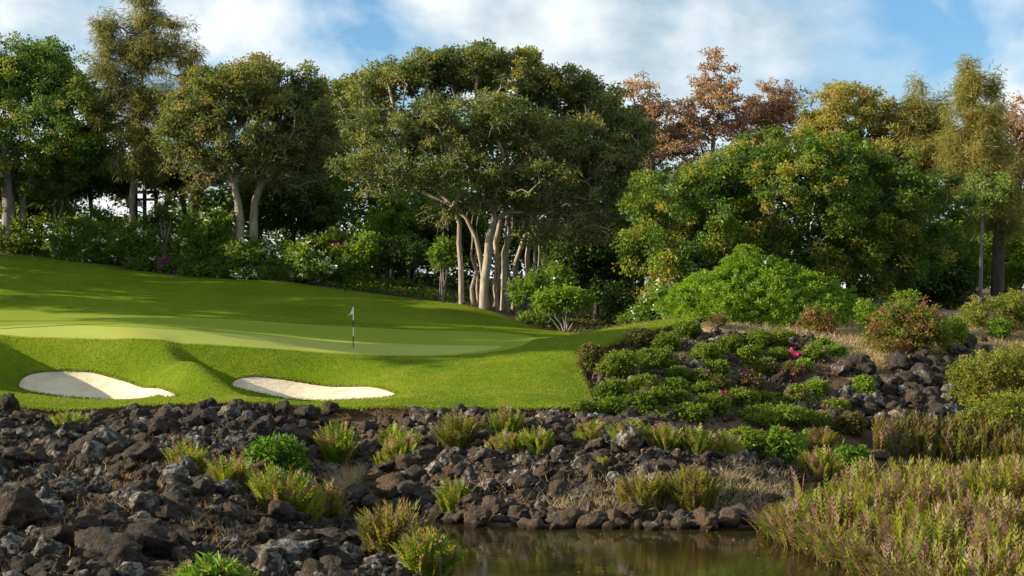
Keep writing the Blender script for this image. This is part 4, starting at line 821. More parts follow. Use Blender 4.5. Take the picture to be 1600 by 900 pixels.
for i, (px, py, rx, rz, mt, fl_, lab) in enumerate(hill):
    g = pick1(px, py); D = g[1]; s = D / F
    rx *= 1.18; rz *= 1.08; c = g + [0, 0, rz * s * 0.7]
    el = [(c, np.array([rx * s, rx * s * 0.9, rz * s])), (c + [rx * s * 0.35, -0.1, rz * s * 0.15], np.array([rx * s * 0.6, rx * s * 0.6, rz * s * 0.8]))]
    bush('bougainvillea' if fl_ else 'hillside_shrub', lab, 'shrub', g, el, int(40 + rx * rz * 0.26), 26, 0.17, 0.15, 0.075, fo[mt], 400 + i, 'shrubs planted on the rocky slope', flower=fo[fl_] if fl_ else None, nf=14, fs=0.10, shell=5.0, stems=4, srad=0.02)
    landmarks.append((lab, px, py, g))
for px, py, rx, rz, lab in ((1237, 562, 12, 7, 'bright magenta flower clump on the upper rocky slope'), (1128, 630, 11, 7, 'bright magenta flower clump low on the rocky slope')):
    g = pick1(px, py); s = g[1] / F
    bush('bougainvillea', lab, 'shrub', g, [(g + [0, 0, rz * s], np.array([rx * s, rx * s, rz * s]))], 26, 20, 0.14, 0.13, 0.075, fo['shrub'], int(px), 'shrubs planted on the rocky slope', flower=fo['magenta'], nf=60, fs=0.13, shell=4, stems=3, srad=0.02)
# taller bushes on the crest and the right edge
crest = [
 ('red_leaved_bush', 'small reddish bush with green leaves on the dry grass crest', 1281, 520, 84, [(1281, 500, 28, 24), (1268, 488, 14, 14)], 'redbush', 90, 0.16),
 ('red_leaved_bush', 'large bush of red and green leaves in the dry grass', 1425, 552, 82, [(1410, 515, 60, 36), (1440, 505, 45, 34), (1390, 535, 45, 22), (1460, 535, 36, 24), (1405, 485, 30, 18)], 'redbush', 430, 0.16),
 ('light_green_bush', 'bright yellow green rounded bush at the left end of the red one', 1358, 515, 85, [(1355, 490, 18, 24), (1365, 500, 18, 18)], 'light', 110, 0.15),
 ('light_green_bush', 'tall bright green sprig bush rising from behind the red bush', 1415, 520, 85, [(1413, 475, 24, 26), (1418, 495, 28, 24), (1400, 490, 18, 18)], 'light', 130, 0.15),
 ('light_green_bush', 'bright green rounded bush at the right end of the red one', 1488, 545, 81, [(1485, 520, 25, 22), (1495, 512, 16, 16)], 'light', 130, 0.15),
 ('light_green_bush', 'small bright green bush in the dry grass near the right edge', 1562, 530, 84, [(1562, 514, 18, 14)], 'light', 80, 0.15),
 ('yellow_green_bush', 'wide yellowish twiggy bush on the crest at right edge', 1560, 515, 88, [(1550, 485, 50, 24), (1590, 480, 40, 26), (1620, 490, 40, 30), (1530, 498, 30, 14)], 'mimosa', 300, 0.15),
 ('yellow_green_bush', 'big fine leaved yellow green bush right of the stone wall', 1555, 640, 77, [(1540, 580, 50, 38), (1585, 570, 45, 36), (1600, 600, 50, 40), (1520, 610, 38, 32), (1500, 590, 20, 22), (1640, 590, 50, 40)], 'mimosa', 620, 0.14),
 ('yellow_green_bush', 'lower fine leaved yellow green bush with pale blossoms above the dark ferns', 1560, 688, 73.5, [(1560, 650, 60, 34), (1600, 640, 50, 38), (1515, 665, 34, 22), (1640, 650, 50, 40)], 'mimosa', 480, 0.14),
 ('dry_shrub', 'dead looking pinkish brown shrub beside the mound foot', 1160, 500, 86, [(1160, 489, 20, 9), (1140, 498, 14, 8)], 'shrub_brown', 46, 0.13),
 ('dry_shrub', 'low pinkish brown shrub at the tip of the lawn', 1120, 508, 84, [(1120, 500, 16, 8)], 'shrub_brown', 34, 0.13),
]
for i, (nm, lab, px, py, D, el, mt, nc, L) in enumerate(crest):
    g = pick1(px, py); D = g[1]
    bush(nm, lab, 'shrub', g, [Eg(a, b_, c, d_, D) for a, b_, c, d_ in el], nc, 30, 0.26, L, L * 0.5, fo[mt], 500 + i, shell=2.6, gap=0.12, stems=10, srad=0.025, droop=0.05, tint_c=0.5)
    landmarks.append((lab, px, py, g))

# ------------------------------------------------------------------ ferns, reeds, tufts
def fronds(mb, B, H, az, lean, r, Wd=0.13, tint=None, nseg=9, curl=0.25):
    """upright fronds: a curved midrib with paired narrow leaflets"""
    n = len(B); h = np.stack([np.cos(az), np.sin(az), np.zeros(n)], -1); up = np.array([0, 0, 1.0])
    def at(t_): return B + up * (H * t_ * np.cos(lean * (0.5 + 0.5 * t_)))[:, None] + h * (H * t_ * np.sin(lean * (0.5 + 0.5 * t_ + curl * t_ * t_)))[:, None]
    side = unit(np.cross(h + r.normal(size=(n, 3)) * 0.7, up)); V_ = []; tk = []; tipb = np.where(r.uniform(size=n) < 0.4, 0.35, 0.0)
    tt = np.linspace(0.12, 1.0, nseg + 1)
    for k_ in range(nseg):
        a, b_ = at(tt[k_]), at(tt[k_ + 1]); w = Wd * 1.25 * (1.0 if k_ < nseg - 2 else 0.75 if k_ == nseg - 2 else 0.45) * (0.5 if k_ == 0 else 1)
        d = unit(b_ - a); q_ = (b_ - a)
        for sg in (-1, 1):
            base = a; e = a + side * sg * w * r.uniform(0.7, 1.15, (n, 1)) + q_ * 1.35 + r.normal(size=(n, 3)) * 0.012; c = a + q_ * 0.7
            V_ += [base, a + side * sg * w * 0.6 + q_ * 0.45, e, c]; tk += [np.clip(tint + tipb * (k_ / (nseg - 1)) ** 2, 0, 1)] * 4
    # thin stalk
    a, b_ = at(0.0), at(tt[0] + 0.1); V_ += [a - side * 0.012, a + side * 0.012, b_ + side * 0.01, b_ - side * 0.01]; tk += [np.asarray(tint)] * 4
    V_ = np.stack(V_, 1); m = V_.shape[1]
    mb.add(V_.reshape(-1, 3), np.arange(n * m).reshape(-1, 4), np.stack(tk, 1).ravel())

def fern_clump(g, n, h, spread, leafmat, seed, lab, group='upright fern clumps among the lava rocks', brown=0.22, Wd=0.11, nm='fern_clump', cat='fern', lean=0.36):
    r = np.random.default_rng(seed); root = empty(nm, g, lab, cat, group)
    rr = np.sqrt(r.uniform(0, 1, n)); az = r.uniform(0, 2 * np.pi, n); B = np.stack([g[0] + rr * np.cos(az) * spread, g[1] + rr * np.sin(az) * spread * 0.8, np.zeros(n)], -1); B[:, 2] = hgt(B[:, 0], B[:, 1]) - 0.05
    H = h * r.uniform(0.55, 1.1, n) * (1.05 - 0.35 * rr); t_ = np.where(r.uniform(size=n) < brown, r.uniform(0.8, 1.0, n), r.uniform(0.15, 0.68, n))
    green = t_ < 0.78
    for part, mk in (('fronds', green), ('dry_fronds', ~green)):
        if mk.any():
            mb = MB(); fronds(mb, B[mk], H[mk], az[mk] + r.normal(size=mk.sum()) * 0.5, lean * (0.25 + rr[mk]) * r.uniform(0.4, 1.2, mk.sum()), r, Wd if part == 'fronds' else Wd * 0.7, t_[mk]); mb.build(part, leafmat, root, False, g)
    return root
ferns = [ # px, py(base), height px, spread px, n, material, brown, label
 (529, 722, 58, 30, 90, 'fern', 0.25, 'upright green fern clump above the pale dry grass by the inlet'), (294, 738, 48, 32, 80, 'fern', 0.28, 'fern clump standing alone on the upper left rocks'), (362, 765, 58, 34, 90, 'fern', 0.30, 'brown tipped fern clump left of the broadleaf shrub'),
 (446, 805, 72, 60, 210, 'fern', 0.20, 'largest green fern clump on the left bank'), (505, 812, 60, 34, 90, 'fern_dark', 0.3, 'darker fern clump leaning over the inlet'), (611, 697, 34, 20, 50, 'fern', 0.08, 'small fresh green fern tuft under the lawn bank'),
 (628, 716, 42, 30, 80, 'fern', 0.25, 'yellowish fern clump right of the small fresh tuft'), (600, 730, 30, 18, 40, 'fern', 0.1, 'low yellow green fern tuft on the peninsula shoulder'), (712, 702, 58, 28, 100, 'fern_dark', 0.22, 'tall dark fern clump below the lawn centre'),
 (789, 684, 48, 26, 80, 'fern', 0.15, 'tall golden topped fern clump close under the lawn'), (790, 705, 30, 34, 80, 'fern', 0.22, 'low yellow fern patch left of the long fern row'), (835, 702, 34, 34, 80, 'fern', 0.2, 'low yellow fern patch in front of the golden topped clump'),
 (710, 798, 52, 22, 70, 'fern', 0.2, 'fern clump on the waterside stones of the peninsula'), (1005, 795, 58, 38, 120, 'fern_dark', 0.34, 'left one of two big waterside fern clumps on the peninsula'), (1082, 795, 64, 40, 140, 'fern_dark', 0.28, 'right one of two big waterside fern clumps on the peninsula'),
 (618, 880, 92, 50, 190, 'fern_dark', 0.55, 'tall reddish brown fern clump at the water on the left bank'), (668, 905, 72, 42, 140, 'fern', 0.22, 'greener fern clump in front of the reddish brown one at the water'), (290, 915, 46, 30, 60, 'fern_dark', 0.5, 'brown fern stalks at the bottom edge left of the fresh leafy plant'),
 (375, 915, 46, 26, 50, 'fern', 0.3, 'fern fronds at the bottom edge right of the fresh leafy plant'), (925, 684, 26, 30, 70, 'fern', 0.3, 'first fern patch at the left end of the long fern row'), (985, 690, 34, 34, 100, 'fern', 0.25, 'fern patch in the long row behind the pointed pale rock'), (1040, 700, 36, 36, 110, 'fern', 0.3, 'thick fern patch right of the pointed pale rock'),
 (1090, 705, 38, 34, 100, 'fern', 0.2, 'fern patch in the long row left of the leafy green plant'), (1135, 712, 36, 28, 80, 'fern', 0.25, 'fern patch touching the leafy green plant'), (1282, 745, 46, 36, 120, 'fern', 0.5, 'pinkish seeded fern clump left of the round leaved shrub'), (1285, 705, 40, 26, 60, 'fern_dark', 0.4, 'dark reddish fern clump below the purple specked shrub'),
 (940, 732, 22, 8, 14, 'fern', 0.3, 'tiny single fern sprout in the middle of the peninsula rocks'), (110, 668, 26, 38, 90, 'fern', 0.18, 'grassy yellow green tuft at the top of the left rocks'), (1240, 812, 36, 30, 60, 'fern_dark', 0.6, 'dry brown fern clump where the peninsula meets the reeds'),
]
for i, (px, py, hp, sp, n_, mt, br, lab) in enumerate(ferns):
    g = pick1(px, min(py, 899)); s = g[1] / F
    if py > 899: g = G(px, g[1] - (py - 899) * 0.11); s = g[1] / F
    fern_clump(g, int(n_ * 1.7), hp * s * 1.1, sp * s * 0.75, fo[mt], 600 + i, lab, brown=br); landmarks.append((lab, px, py, g))
# dark fern thicket along the channel foot and the big reed bed: masses
def scatter_poly(poly_px, n, r, zmin=None):
    P = pick(*zip(*poly_px))[:, :2]; lo, hi = P.min(0), P.max(0); o_ = []
    while sum(map(len, o_)) < n:
        q_ = r.uniform(lo, hi, (n * 3, 2)); q_ = q_[sdf(q_, P) > 0]; o_.append(q_)
    q_ = np.concatenate(o_)[:n]; return np.concatenate([q_, hgt(q_[:, 0], q_[:, 1])[:, None]], 1)
def mass(name, mat, poly, n, h, seed, brown, Wd=0.09, lean=0.3, nseg=6, world=None, hvar=0.5):
    r = np.random.default_rng(seed)
    if world is not None:
        P = np.array(world, float); lo, hi = P.min(0), P.max(0); q_ = r.uniform(lo, hi, (n * 6, 2)); q_ = q_[sdf(q_, P) > 0]; q_ = q_[vnoise(np.concatenate([q_ * 1.3, q_[:, :1] * 0], 1), 77) > 0.40][:n]; B = np.concatenate([q_, np.maximum(hgt(q_[:, 0], q_[:, 1]), -0.15)[:, None]], 1)
    else: B = scatter_poly(poly, n, r)
    n = len(B); cl = fbm(np.concatenate([B[:, :2] * 0.5, np.zeros((n, 1))], 1), seed, 2)
    H = h * (0.75 + 0.6 * r.uniform(0, 1, n) ** 1.5 + hvar * cl); br = brown + 0.9 * fbm(np.concatenate([B[:, :2] * 0.35, np.ones((n, 1))], 1), seed + 3, 2)
    t_ = np.where(r.uniform(size=n) < br, r.uniform(0.78, 1.0, n), np.clip(r.uniform(0.15, 0.7, n) + 0.4 * cl, 0.05, 0.7))
    mb = MB(); fronds(mb, B, H, r.uniform(0, 2 * np.pi, n), np.abs(r.normal(size=n)) * lean, r, Wd, t_, nseg); o_ = mb.build(name, mat); tag(o_, kind='stuff'); return B
rb = [((1222 - CX) * 51 / F, 51.0), ((1228 - CX) * 49 / F, 49), ((1290 - CX) * 46 / F, 46), ((1370 - CX) * 42.7 / F, 42.7), ((1480 - CX) * 39 / F, 39), ((1600 - CX) * 36 / F, 36), (26, 36), (26, 63), ((1560 - CX) * 63 / F, 63), ((1430 - CX) * 60 / F, 60), ((1330 - CX) * 57 / F, 57), ((1250 - CX) * 54 / F, 54)]
mass('reed_bed_foliage', fo['reed'], None, 7500, 0.95, 701, 0.26, 0.10, 0.22, 7, world=rb, hvar=1.3)
# seed heads leaning out over the water along the reed edge
r = np.random.default_rng(702); ed = np.array(rb[:6]); tt = r.uniform(0, 5, 1100); i0 = np.minimum(tt.astype(int), 4); ep = ed[i0] + (ed[i0 + 1] - ed[i0]) * (tt - i0)[:, None] + r.normal(size=(1100, 2)) * 0.35
B = np.concatenate([ep, np.maximum(hgt(ep[:, 0], ep[:, 1]), 0.0)[:, None]], 1); mb = MB()
fronds(mb, B, r.uniform(0.45, 0.95, 1100), np.pi + r.normal(size=1100) * 1.1, r.uniform(0.2, 0.95, 1100), r, 0.09, np.where(r.uniform(size=1100) < 0.62, r.uniform(0.8, 1, 1100), r.uniform(0.1, 0.6, 1100)), 6)
tag(mb.build('overhanging_reed_foliage', fo['reed']), kind='stuff')
mass('dark_fern_foliage', fo['fern_dark'], [(1362, 712), (1400, 716), (1480, 722), (1620, 726), (1640, 700), (1560, 692), (1480, 690), (1400, 688), (1370, 692)], 1500, 1.1, 703, 0.34, 0.10, 0.25, hvar=0.9)
# dry pale grass round the inlet and on the peninsula foot, straw on the crest
def blades(name, mat, P, L, Wd, r, lean=0.6, tint=None):
    n = len(P); d = unit(np.concatenate([r.normal(size=(n, 2)) * lean, np.ones((n, 1))], 1)); s = unit(np.cross(d, r.normal(size=(n, 3)))); Ln = (L * r.uniform(0.5, 1.2, n))[:, None]
    bend = r.normal(size=(n, 3)) * [1, 1, 0.2] * 0.25
    V_ = np.stack([P - s * Wd / 2, P + s * Wd / 2, P + d * Ln * 0.6 + s * Wd / 3, P + d * Ln * 0.6 - s * Wd / 3], 1); tip = P + d * Ln + bend * Ln
    V2 = np.stack([P + d * Ln * 0.6 - s * Wd / 3, P + d * Ln * 0.6 + s * Wd / 3, tip], 1); t_ = r.uniform(0.1, 1, n) if tint is None else tint
    mb = MB(); mb.add(V_.reshape(-1, 3), np.arange(4 * n).reshape(-1, 4), np.repeat(t_, 4)); mb.add(V2.reshape(-1, 3), np.arange(3 * n).reshape(-1, 3), np.repeat(t_, 3)); return tag(mb.build(name, mat), kind='stuff')
r = np.random.default_rng(710)
fo['weeds'] = foliage('dry_reddish_weeds', [(0.1, (0.10, 0.05, 0.025)), (0.5, (0.17, 0.10, 0.05)), (1.0, (0.26, 0.18, 0.10))])
zones_slope = [(925, 580), (1010, 560), (1090, 520), (1250, 520), (1300, 560), (1290, 650), (1330, 700), (1240, 715), (1180, 680), (1050, 660), (935, 640)]
P = np.concatenate([scatter_poly([(505, 762), (560, 762), (575, 735), (540, 722), (505, 735)], 1500, r), scatter_poly([(860, 812), (1230, 812), (1230, 770), (1000, 760), (860, 775)], 3200, r), scatter_poly([(740, 800), (1000, 800), (1000, 740), (760, 740)], 500, r), scatter_poly([(1120, 780), (1240, 780), (1240, 735), (1120, 735)], 1200, r)])
blades('dry_grass', fo['drygrass'], P, 0.55, 0.022, r, 0.8)
P = np.concatenate([scatter_poly([(1090, 508), (1250, 495), (1500, 500), (1620, 505), (1620, 560), (1480, 572), (1400, 562), (1290, 555), (1180, 520)], 9000, r), scatter_poly([(1330, 600), (1400, 570), (1380, 555), (1300, 560)], 900, r)])
blades('dry_straw_grass', fo['drygrass'], P, 0.38, 0.03, r, 0.9)
P = scatter_poly([(0, 900), (500, 890), (560, 800), (480, 720), (300, 680), (0, 690)], 9000, r); cl = fbm(P * [0.9, 0.9, 0], 8, 2) > 0.07
blades('dry_weed_grass', fo['weeds'], P[cl], 0.42, 0.035, r, 0.9)
r2 = np.random.default_rng(741); q_ = np.stack([r2.uniform(-4, 12, 700), r2.uniform(41, 52, 700)], -1); q_ = q_[(hgt(q_[:, 0], q_[:, 1]) < -0.05) & (vnoise(np.concatenate([q_ * 0.4, q_[:, :1] * 0], 1), 5) > 0.45)]; q_ = np.concatenate([q_, np.full((len(q_), 1), 0.006)], 1)
mb = MB(); mb.add(*leaves(q_, 0.09, 0.05, r=r2, flat=0.97, droop=0, tint=r2.uniform(0, 1, len(q_)))); tag(mb.build('floating_specks', fo['litter']), kind='stuff')  # small leaf flecks added to stand in for glints on the pond
# turf fringe along the cut edges of the lawn
def edge_pts(poly, n, r, off, ymax):
    sg = np.roll(poly, -1, 0) - poly; ln = np.hypot(*sg.T); m = (poly[:, 1] < ymax) & (np.abs(poly[:, 0]) < 32); ln = ln * m; i_ = r.choice(len(poly), n, p=ln / ln.sum())
    q_ = poly[i_] + sg[i_] * r.uniform(0, 1, (n, 1)) + r.normal(size=(n, 2)) * off; return np.concatenate([q_, hgt(q_[:, 0], q_[:, 1])[:, None] - 0.02], 1)
P = np.concatenate([edge_pts(lawn_poly, 9000, r, 0.10, 86), edge_pts(bunker_polys[0], 2200, r, 0.04, 90), edge_pts(bunker_polys[1], 2200, r, 0.04, 90)])
P = P[np.maximum(f_b[0](P[:, :2]), f_b[1](P[:, :2])) < 0.03]
Ps = scatter_poly(zones_slope, 2600, r); blades('slope_weed_grass', fo['weeds'], Ps, 0.28, 0.03, r, 1.0)
Ps = scatter_poly(zones_slope, 8000, r); Ps = Ps[fbm(Ps * 0.6, 14, 2) > 0.02]; Ps[:, 2] += r.uniform(0, 0.28, len(Ps)); mb = MB(); mb.add(*leaves(Ps, 0.16, 0.09, r=r, flat=0.5, tint=r.uniform(0.1, 0.7, len(Ps)))); tag(mb.build('slope_ground_cover', fo['shrub']), kind='stuff')
blades('turf_edge_grass', fo['turfblade'], P, 0.15, 0.03, r, 0.7)

r = np.random.default_rng(730); q_ = np.stack([r.uniform(-26, 12, 120000), r.uniform(64.5, 86, 120000)], -1)
ok = (f_lawn(q_) > 0.02) & (np.maximum(f_b[0](q_), f_b[1](q_)) < -0.05) & (f_green(q_) < 0.05); q_ = q_[ok]
P = np.concatenate([q_, hgt(q_[:, 0], q_[:, 1])[:, None] - 0.01], 1)
tn = np.clip(0.5 + 1.7 * fbm(P * [0.6, 1.1, 0.9], 31, 4) + r.normal(size=len(P)) * 0.14 + 0.1, 0.02, 1)
blades('lawn_grass', fo['turfblade'], P, 0.055, 0.04, r, 0.8, tn)
# broadleaf plants
def broad(lab, px, py, rx, rz, n, L, mt, seed, nm='broadleaf_plant', lift=0.5):
    g = pick1(px, min(py, 899)); s = g[1] / F
    if py > 899: g = G(px, g[1] - (py - 899) * 0.11); s = g[1] / F
    bush(nm, lab, 'plant', g, [(g + [0, 0, rz * s * (0.5 + lift)], np.array([rx * s, rx * s * 0.8, rz * s]))], n, 13, L * 0.55, L, L * 0.40, fo[mt], seed, None, stems=10, shell=3.0, flat=0.45, droop=0.15, dirw=1.3, srad=0.025); landmarks.append((lab, px, py, g))
broad('broadleaf shrub with a few red leaves on the left bank', 432, 745, 44, 30, 120, 0.30, 'broad', 801)
broad('fresh leafy plant with drooping leaves at the bottom edge', 335, 925, 55, 32, 90, 0.36, 'broad', 802)
broad('tall leafy green plant with long leaflets at the slope foot', 1218, 728, 40, 28, 150, 0.30, 'broad', 803)
broad('lower leafy green plant left of the tall leafy one', 1165, 712, 34, 20, 110, 0.26, 'shrub', 804)
broad('round leaved glossy shrub by the channel', 1328, 740, 26, 22, 80, 0.30, 'broad', 805)
broad('leafy shrub on the rocks right of the flat channel stone', 1425, 752, 28, 20, 80, 0.26, 'shrub', 806)
broad('small leafy sprig on the rocks left of the channel shrub', 1385, 752, 18, 12, 36, 0.26, 'shrub', 807)
g = pick1(1145, 782); root = empty('grass_tuft', g, 'spiky green grass tuft beside the pale boulders on the peninsula', 'grass'); mb = MB(); rosette(mb, g + [0, 0, 0.05], 46, 0.85, 0.04, np.random.default_rng(5), up=0.5, droop=0.6, tint=0.6); mb.build('blades', fo['broad'], root, False, g)

# ground cover beds, leaf litter, edging stones
r = np.random.default_rng(720)
bedA = [(0, 397), (60, 401), (150, 411), (260, 428), (400, 436), (400, 405), (200, 390), (0, 380)]
bedB = [(400, 436), (520, 449), (600, 460), (700, 471), (760, 470), (770, 440), (700, 425), (600, 420), (480, 415), (400, 420)]
P = np.concatenate([scatter_poly(bedA, 9000, r), scatter_poly(bedB, 17000, r), scatter_poly([(0, 380), (400, 400), (400, 385), (0, 365)], 3000, r)])
P[:, 2] += r.uniform(0.02, 0.45, len(P)) * (0.5 + vnoise(P * 0.8, 3))
q_ = np.stack([r.uniform(-48, 30, 26000), r.uniform(106, 136, 26000)], -1); q_ = q_[f_lawn(q_) < -0.4]; q_ = np.concatenate([q_, hgt(q_[:, 0], q_[:, 1])[:, None]], 1); P = np.concatenate([P, q_])
tag((lambda m_: (m_.add(*leaves(P, 0.26, 0.17, r=r, flat=0.6, tint=np.where(r.uniform(size=len(P)) < 0.06, 0.97, np.clip(0.45 + fbm(P * 0.6, 2, 2), 0.05, 0.7)))), m_.build('ground_cover', fo['cover']))[1])(MB()), kind='stuff')
P = np.concatenate([scatter_poly([(770, 480), (860, 515), (960, 515), (1060, 500), (1060, 470), (900, 460), (780, 465)], 6000, r)]); P[:, 2] += 0.03
tag((lambda m_: (m_.add(*leaves(P, 0.22, 0.14, r=r, flat=0.8, tint=r.uniform(0, 1, len(P)))), m_.build('fallen_leaves', fo['litter']))[1])(MB()), kind='stuff')
P = scatter_poly([(770, 480), (860, 512), (1000, 505), (1060, 485), (900, 460)], 2500, r); P[:, 2] += r.uniform(0, 0.25, len(P))
tag((lambda m_: (m_.add(*leaves(P, 0.2, 0.12, r=r, flat=0.6, tint=r.uniform(0.1, 0.6, len(P)))), m_.build('hollow_ground_cover', fo['cover']))[1])(MB()), kind='stuff')

# ------------------------------------------------------------------ rocks
bm = bmesh.new(); bmesh.ops.create_icosphere(bm, subdivisions=4, radius=1.0); I4 = (np.array([v.co[:] for v in bm.verts]), np.array([[v.index for v in f.verts] for f in bm.faces])); bm.free()
bm = bmesh.new(); bmesh.ops.create_icosphere(bm, subdivisions=2, radius=1.0); I2 = (np.array([v.co[:] for v in bm.verts]), np.array([[v.index for v in f.verts] for f in bm.faces])); bm.free()
bm = bmesh.new(); bmesh.ops.create_icosphere(bm, subdivisions=3, radius=1.0); I3 = (np.array([v.co[:] for v in bm.verts]), np.array([[v.index for v in f.verts] for f in bm.faces])); bm.free()
def rock_shape(seed, ico, rounded=False):
    r = np.random.default_rng(seed); V_ = ico[0].copy()
    for _ in range(9 if not rounded else 7):
        nn = unit(r.normal(size=3)); h = r.uniform(0.52, 0.85) if not rounded else r.uniform(0.72, 0.95)
        d = V_ @ nn; V_ = V_ - np.maximum(d - h, 0)[:, None] * nn * (0.92 if not rounded else 0.75)
    rad = 1 + (0.62 if not rounded else 0.36) * fbm(V_ * 1.6 + seed * 3.1, seed, 3) + (0.60 if not rounded else 0.3) * fbm(V_ * 4.2 + seed, seed + 9, 4)
    V_ = V_ * rad[:, None]; V_[:, 2] *= 0.82; return V_
NV = 14
shapes = {k_: ([rock_shape(s, ico) for s in range(NV)], [rock_shape(s + 50, ico, True) for s in range(NV)]) for k_, ico in ((4, I4), (3, I3), (2, I2))}
meshes = {}
def rock_mesh(kind_, i, mat):
    key = (kind_, i, mat.name)
    if key not in meshes: meshes[key] = MB().add(shapes[4][kind_][i], I4[1], 0.0).mesh('rock', mat, True)
    return meshes[key]
def rotm(r):
    q_ = unit(r.normal(size=4)); w, x, y, z = q_
    return np.array([[1 - 2 * (y * y + z * z), 2 * (x * y - w * z), 2 * (x * z + w * y)], [2 * (x * y + w * z), 1 - 2 * (x * x + z * z), 2 * (y * z - w * x)], [2 * (x * z - w * y), 2 * (y * z + w * x), 1 - 2 * (x * x + y * y)]])
from mathutils import Matrix
def place_rock(p, R, sq, r, mat, kind_=0, sink=0.25, rz=None, parent=None, name='lava_rock', i=None):
    o_ = bpy.data.objects.new(name, rock_mesh(kind_, int(r.integers(NV)) if i is None else i, mat)); col.objects.link(o_)
    o_.location = (float(p[0]), float(p[1]), float(p[2] + R * sq[2] * (0.7 - sink)))
    o_.rotation_euler = (r.normal() * 0.3, r.normal() * 0.3, r.uniform(0, 6.28)) if rz is None else (0, 0, rz); o_.scale = [float(R * s) for s in sq]
    if parent is not None: o_.parent = parent; o_.matrix_parent_inverse = parent.matrix_world.inverted()
    return o_

R_ = np.random.default_rng(900)
placed = []   # (x, y, R)
hand = [  # px, py(centre), width px, aspect z, material, shape, label
 (12, 634, 30, 1.5, m_rock, 0, 'pointed dark rock standing against the lawn at the left edge'), (90, 838, 64, 0.85, m_rockp, 0, 'rounded boulder capped with grey lichen at lower left'), (222, 712, 78, 0.75, m_rock, 0, 'largest dark boulder on the upper left rocks'),
 (172, 692, 72, 0.65, m_rock, 0, 'broad brown boulder left of the largest dark one'), (220, 792, 54, 0.9, m_rockp, 0, 'square grey boulder with pale face on the left bank'), (272, 742, 44, 0.8, m_rock, 0, 'smooth rounded boulder below the lone upper fern'),
 (312, 758, 40, 0.8, m_rockp, 0, 'pale topped rock left of the brown tipped fern'), (350, 768, 50, 0.8, m_rock, 0, 'dark boulder at the foot of the brown tipped fern'), (370, 790, 38, 0.9, m_rockp, 0, 'pale pointed rock beside the largest fern clump'),
 (436, 806, 56, 0.75, m_rock, 0, 'angular dark slab rock under the largest fern clump'), (205, 640, 26, 0.9, m_rock, 0, 'dark rock just below the lawn near the left bunker'), (255, 655, 32, 1.1, m_rock, 0, 'upright grey rock below the lawn between the bunkers'),
 (375, 640, 34, 0.8, m_rock, 0, 'brown rock under the lawn edge left of the right bunker'), (412, 640, 30, 0.9, m_rock, 0, 'dark rounded rock under the lawn edge below the right bunker'), (475, 650, 36, 1.0, m_rock, 0, 'large upright rock below the right bunker'),
 (515, 642, 32, 0.8, m_rock, 0, 'brown rock under the lawn edge below the right bunker end'), (985, 688, 46, 1.3, m_rockp, 0, 'pointed pale lichened rock in front of the long fern row'), (755, 712, 40, 1.0, m_rockp, 0, 'pale topped rock below the low yellow fern patch'),
 (1155, 722, 46, 0.9, m_rockp, 0, 'rounded boulder patched with white lichen at the peninsula top'), (1180, 748, 44, 0.9, m_rockp, 0, 'boulder patched with white lichen right of the spiky grass tuft'), (1045, 722, 32, 0.8, m_rockp, 0, 'pale flecked rock on the right peninsula top'),
 (1375, 712, 34, 0.5, m_rockw, 1, 'flat smooth stone standing in the dark channel'), (1360, 742, 26, 1.2, m_rockw, 0, 'upright orange brown stone by the channel'), (1325, 748, 36, 0.8, m_rock, 0, 'dark round boulder left of the orange brown stone'), (1300, 722, 26, 0.8, m_rockp, 0, 'pale grey stone behind the round leaved shrub'),
 (610, 765, 50, 0.9, m_rockw, 1, 'large rounded brown boulder by the inlet'), (640, 770, 36, 1.1, m_rockw, 1, 'upright rounded boulder right of the large inlet boulder'), (585, 748, 34, 0.9, m_rockw, 1, 'grey rounded boulder above the inlet'), (555, 775, 44, 0.9, m_rockw, 1, 'broad boulder at the inlet water'), (578, 785, 30, 1.1, m_rockw, 1, 'steep sided boulder standing in the inlet'),
 (650, 690, 40, 0.8, m_rock, 0, 'dark boulder on the slope under the lawn centre'), (730, 770, 46, 0.8, m_rock, 0, 'dark brown boulder above the waterside fern'), (525, 850, 40, 0.8, m_rock, 0, 'dark rock at the left bank edge near the inlet'), (690, 893, 40, 0.8, m_rock, 0, 'dark rock at the water bottom edge right of the greener fern'),
 (20, 720, 44, 0.9, m_rock, 0, 'dark boulder at the left edge above the hollow'), (15, 800, 85, 1.1, m_rock, 0, 'tall dark boulder at the left edge'), (75, 690, 42, 0.9, m_rock, 0, 'dark boulder in the upper left rock slope'), (160, 860, 125, 0.5, m_rock, 0, 'broad dark slab of lava at lower left'), (245, 855, 120, 0.55, m_rock, 0, 'broad cracked slab of lava left of the fresh leafy plant'), (430, 868, 120, 0.5, m_rock, 0, 'long dark slab of lava right of the fresh leafy plant'),
 (1142, 528, 34, 0.9, m_rockp, 0, 'pale lichened boulder near the lawn tip on the slope'), (1120, 535, 24, 0.9, m_rockp, 0, 'pale rock left of the lichened slope boulder'), (1185, 520, 24, 0.7, m_rockp, 0, 'grey rock above the wide upper slope shrubs'), (1240, 540, 26, 1.0, m_rock, 0, 'dark rock right of the wide upper slope shrubs'), (1345, 575, 48, 0.9, m_rock, 0, 'big dark boulder at the top left of the stone wall'), (1318, 580, 36, 0.9, m_rock, 0, 'dark boulder beside the big one left of the wall'), (1513, 535, 34, 0.8, m_rock, 0, 'dark boulder right of the red bush in dry grass'), (1495, 552, 34, 0.7, m_rock, 0, 'dark boulder under the right end of the red bush'), (1224, 595, 30, 0.8, m_rock, 0, 'brown boulder in the middle of the planted slope'),
]
